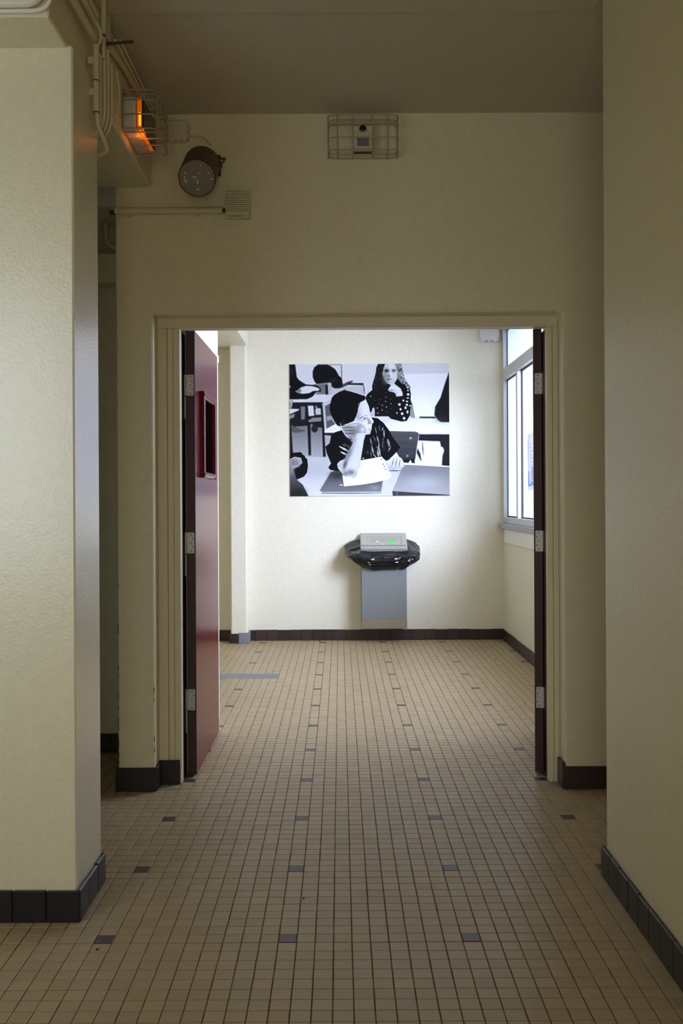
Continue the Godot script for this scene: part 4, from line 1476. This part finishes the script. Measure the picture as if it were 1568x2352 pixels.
# ------------------------------------------------------------------ conduits, top left
func conduit(called: String, label: String, pts: Array, r: float, m: Material, rad := 0.02, cat := "conduit") -> Node3D:
	var st := begin()
	tube(st, bend(pts, rad, 6), r, 12)
	return tag(put(st, called, m), label, cat)

func build_conduits() -> void:
	var g := "conduits on the bulkhead"
	# two white pipes along the lower front edge of the bulkhead
	conduit("conduit", "thick white pipe across the bulkhead front with an elbow", [Vector3(-1.35, 2.619, -2.683), Vector3(-0.815, 2.619, -2.683), Vector3(-0.812, 2.78, -2.683)], 0.0135, M.pipe_white, 0.045)
	conduit("conduit", "thin white pipe just below the thick bulkhead pipe", [Vector3(-1.35, 2.602, -2.7), Vector3(-0.79, 2.602, -2.694), Vector3(-0.783, 2.78, -2.69)], 0.0065, M.pipe_white, 0.05)
	# three pipes along the bulkhead side
	conduit("conduit", "lowest of three slanting pipes on the bulkhead side", [Vector3(-0.775, 2.722, -2.4), Vector3(-0.777, 2.72, -3.105)], 0.0125, M.pipe)
	conduit("conduit", "middle of three slanting pipes on the bulkhead side", [Vector3(-0.772, 2.772, -2.4), Vector3(-0.774, 2.773, -3.125)], 0.0105, M.pipe)
	conduit("conduit", "topmost of three slanting pipes on the bulkhead side", [Vector3(-0.77, 2.80, -2.4), Vector3(-0.772, 2.802, -3.12)], 0.0095, M.pipe)
	# the main vertical pipe of the bundle with its saddles
	var c := base("vertical_conduit", Vector3(-0.769, 2.59, -3.106))
	tag(c, "thickest upright conduit of the bundle held by two saddles", "conduit", g)
	var st := begin()
	tube(st, [Vector3(0, -0.107, 0), Vector3(0, 0.108, 0)], 0.0098, 14)
	put(st, "pipe", M.pipe, c)
	for y in [0.058, -0.042]:
		st = begin()
		bx(st, Vector3(-0.0245, y - 0.011, -0.008), Vector3(-0.004, y + 0.011, 0.008), 0.0015)
		lathe(st, Vector3(0, y - 0.004, 0), Vector3.UP, [[0.0, 0.0098], [0.0, 0.0108], [0.008, 0.0108], [0.008, 0.0098]], 16)
		put(st, "saddle", M.pipe, c)
	st = begin()
	tube(st, bend([Vector3(0.002, -0.1, -0.002), Vector3(0.003, -0.145, -0.006), Vector3(0.014, -0.178, -0.04), Vector3(0.018, -0.198, -0.07), Vector3(0.0, -0.206, -0.095), Vector3(-0.06, -0.208, -0.115)], 0.03, 6), 0.0072, 10)
	put(st, "tail", M.pipe, c)
	st = begin()
	tube(st, bend([Vector3(0.0, 0.1, 0), Vector3(0.012, 0.125, -0.012), Vector3(0.012, 0.16, -0.02), Vector3(-0.004, 0.19, 0.02)], 0.03, 6), 0.0055, 10)
	put(st, "swan_neck", M.pipe, c)
	for y in [-0.107, -0.006]:
		st = begin()
		lathe(st, Vector3(0, y - 0.001, 0), Vector3.UP, [[0.0, 0.0098], [0.0, 0.0106], [0.003, 0.0106], [0.003, 0.0098]], 14)
		put(st, "cable_tie", M.strap, c)
	# thinner ones beside it
	var list := [
		["second thinnest upright conduit right beside the thickest one", -0.766, -3.14, 0.0036, 2.69, 2.5, 0.0],
		["thinnest upright wire in the middle of the bundle", -0.766, -3.162, 0.003, 2.69, 2.5, 0.0],
		["upright cream conduit behind the two thin wires", -0.764, -3.196, 0.0062, 2.765, 2.54, 0.0],
		["upright cream conduit ending in a curl behind the pier", -0.762, -3.235, 0.0062, 2.74, 2.55, 0.0],
		["short upright conduit on the far side of the bundle", -0.76, -3.275, 0.0064, 2.712, 2.56, 0.0],
	]
	for q in list:
		var x: float = q[1]
		var z: float = q[2]
		st = begin()
		tube(st, bend([Vector3(x, q[4], z), Vector3(x, q[5], z), Vector3(x - 0.002, q[5] - 0.04, z - 0.004), Vector3(x - 0.02, q[5] - 0.08, z - 0.015), Vector3(x - 0.1, q[5] - 0.1, z - 0.03)], 0.05, 6), q[3], 10)
		tag(put(st, "vertical_conduit", M.pipe), q[0], "conduit", g)
	conduit("loose_cable", "thin loose cable bowing out from the conduit bundle", [Vector3(-0.75, 2.705, -3.31), Vector3(-0.742, 2.64, -3.32), Vector3(-0.742, 2.585, -3.315), Vector3(-0.752, 2.55, -3.305), Vector3(-0.79, 2.52, -3.31)], 0.0034, M.pipe, 0.05, "cable")
	# upright with a reducer, going into the ceiling
	c = base("vertical_conduit", Vector3(-0.762, 2.78, -3.172))
	tag(c, "stout upright conduit rising from the bundle into the ceiling", "conduit", g)
	st = begin()
	tube(st, [Vector3(0.0, -0.02, 0), Vector3(0.004, 0.13, 0)], 0.0085, 12)
	put(st, "pipe", M.pipe, c)
	st = begin()
	tube(st, [Vector3(-0.001, -0.09, -0.01), Vector3(0.0, -0.02, 0)], 0.0055, 10)
	put(st, "spigot", M.pipe, c)
	st = begin()
	lathe(st, Vector3(0, -0.022, 0), Vector3.UP, [[0.0, 0.006], [0.0, 0.0092], [0.004, 0.0092], [0.004, 0.0085]], 12)
	put(st, "collar", M.strap, c)
	# flat trunking
	st = begin()
	bx(st, Vector3(-0.80, 2.806, -3.29), Vector3(-0.772, 2.9, -3.33), 0.002)
	tag(put(st, "cable_trunking", M.pipe), "flat cream trunking on the bulkhead under the ceiling", "trunking")
	# rod that sticks out
	conduit("bracket_rod", "rusty rod sticking out across the ceiling from the conduits", [Vector3(-0.80, 2.792, -3.3), Vector3(-0.69, 2.80, -3.3)], 0.0052, M.horn, 0.02, "bracket")
	# pipes running on to the lit lamp
	conduit("conduit", "thick pipe slanting along the ceiling edge to the orange light", [Vector3(-0.785, 2.74, -3.28), Vector3(-0.786, 2.81, -3.34), Vector3(-0.784, 2.842, -3.62), Vector3(-0.782, 2.846, -4.0)], 0.0115, M.pipe, 0.05)
	conduit("conduit", "thin cable beside the thick pipe on the ceiling edge", [Vector3(-0.764, 2.832, -3.36), Vector3(-0.768, 2.848, -3.8), Vector3(-0.77, 2.85, -4.0)], 0.0052, M.pipe, 0.05)
	conduit("conduit", "outer thin cable running under the ceiling to the orange light", [Vector3(-0.752, 2.842, -3.38), Vector3(-0.757, 2.856, -3.8), Vector3(-0.76, 2.86, -4.0)], 0.0048, M.pipe, 0.05)
	# dark pipes inside the passage
	conduit("conduit", "dim bent pipe inside the narrow passage", [Vector3(-1.12, 2.585, -4.7), Vector3(-1.115, 2.47, -4.7), Vector3(-0.95, 2.455, -4.7), Vector3(-0.85, 2.455, -4.7)], 0.012, M.pipe, 0.09)
	st = begin()
	bx(st, Vector3(-2.4, 2.30, -4.70), Vector3(-0.93, 2.44, -4.845), 0.004)
	setting(put(st, "trim_3", M.wall), "boxed ledge at the back of the narrow passage", "trim")
	# stub at the top right corner
	st = begin()
	tube(st, bend([Vector3(0.862, 2.95, -3.2), Vector3(0.862, 2.908, -3.2), Vector3(0.83, 2.9, -3.2)], 0.012, 5), 0.006, 10)
	tag(put(st, "pipe_stub", M.pipe), "bit of pipe at the corner of ceiling and near wall", "pipe")

# ------------------------------------------------------------------ small things
func build_small_things() -> void:
	# notice taped to the window
	var im := Image.create(160, 256, false, Image.FORMAT_RGB8)
	im.fill(srgb(248, 249, 254))
	for y in range(30, 150):
		im.fill_rect(Rect2i(2, y, int(14.0 * (1.0 - absf(y - 40) / 130.0)), 1), srgb(160, 184, 240))
	for k in 7:
		im.fill_rect(Rect2i(40 + (k % 3) * 8, 46 + k * 16, 70 - (k % 2) * 22, 4), srgb(222, 220, 234))
	for k in 200:
		var x := rng.randi_range(70, 136)
		var y := rng.randi_range(150, 206)
		im.fill_rect(Rect2i(x, y, 8, 8), srgb(168 + rng.randi() % 50, 170 + rng.randi() % 45, 196 + rng.randi() % 40))
	im.fill_rect(Rect2i(10, 170, 26, 60), srgb(150, 186, 240))
	im.fill_rect(Rect2i(62, 216, 66, 18), srgb(130, 196, 246))
	im.fill_rect(Rect2i(12, 228, 60, 10), srgb(130, 196, 246))
	var m := mat(Color.WHITE, 0.6)
	m.albedo_texture = ImageTexture.create_from_image(im)
	m.backlight_enabled = true
	m.backlight = Color(0.9, 0.9, 0.9)
	var n := base("window_notice", Vector3(1.476, 1.53, -7.5))
	tag(n, "printed white and blue notice taped to the window pane", "notice")
	var st := begin()
	put_mesh(picture_quad(Vector3(-0.0008, -0.22, -0.15), Vector3(0, 0, 0.30), Vector3(0, 0.44, 0)), "print", m, n)
	bx(st, Vector3(-0.0004, -0.22, -0.15), Vector3(0.0004, 0.22, 0.15), 0.0)
	var pm := mat(srgb(240, 240, 244), 0.6)
	pm.backlight_enabled = true
	pm.backlight = Color(0.9, 0.9, 0.9)
	put(st, "sheet", pm, n)
	# crumbs of litter on the floor
	for q in [[-0.68, -2.71, 0.006, "dark crumb on the tiles near the bright pier", M.strap], [0.46, -7.3, 0.007, "white scrap on the far room floor", M.paper], [1.2, -7.55, 0.008, "dark crumb on the floor below the window", M.strap], [-0.18, -8.6, 0.014, "dark scrap against the end wall skirting", M.strap], [-0.12, -3.05, 0.005, "dark crumb in the middle of the near floor", M.strap]]:
		st = begin()
		lathe(st, Vector3.ZERO, Vector3.UP, [[0.0, q[2]], [q[2] * 0.4, q[2] * 0.8], [q[2] * 0.6, q[2] * 0.3], [q[2] * 0.6, 0.0]], 6)
		tag(put(st, "crumb", q[4], self, Vector3(q[0], 0.0, q[1])), q[3], "litter")
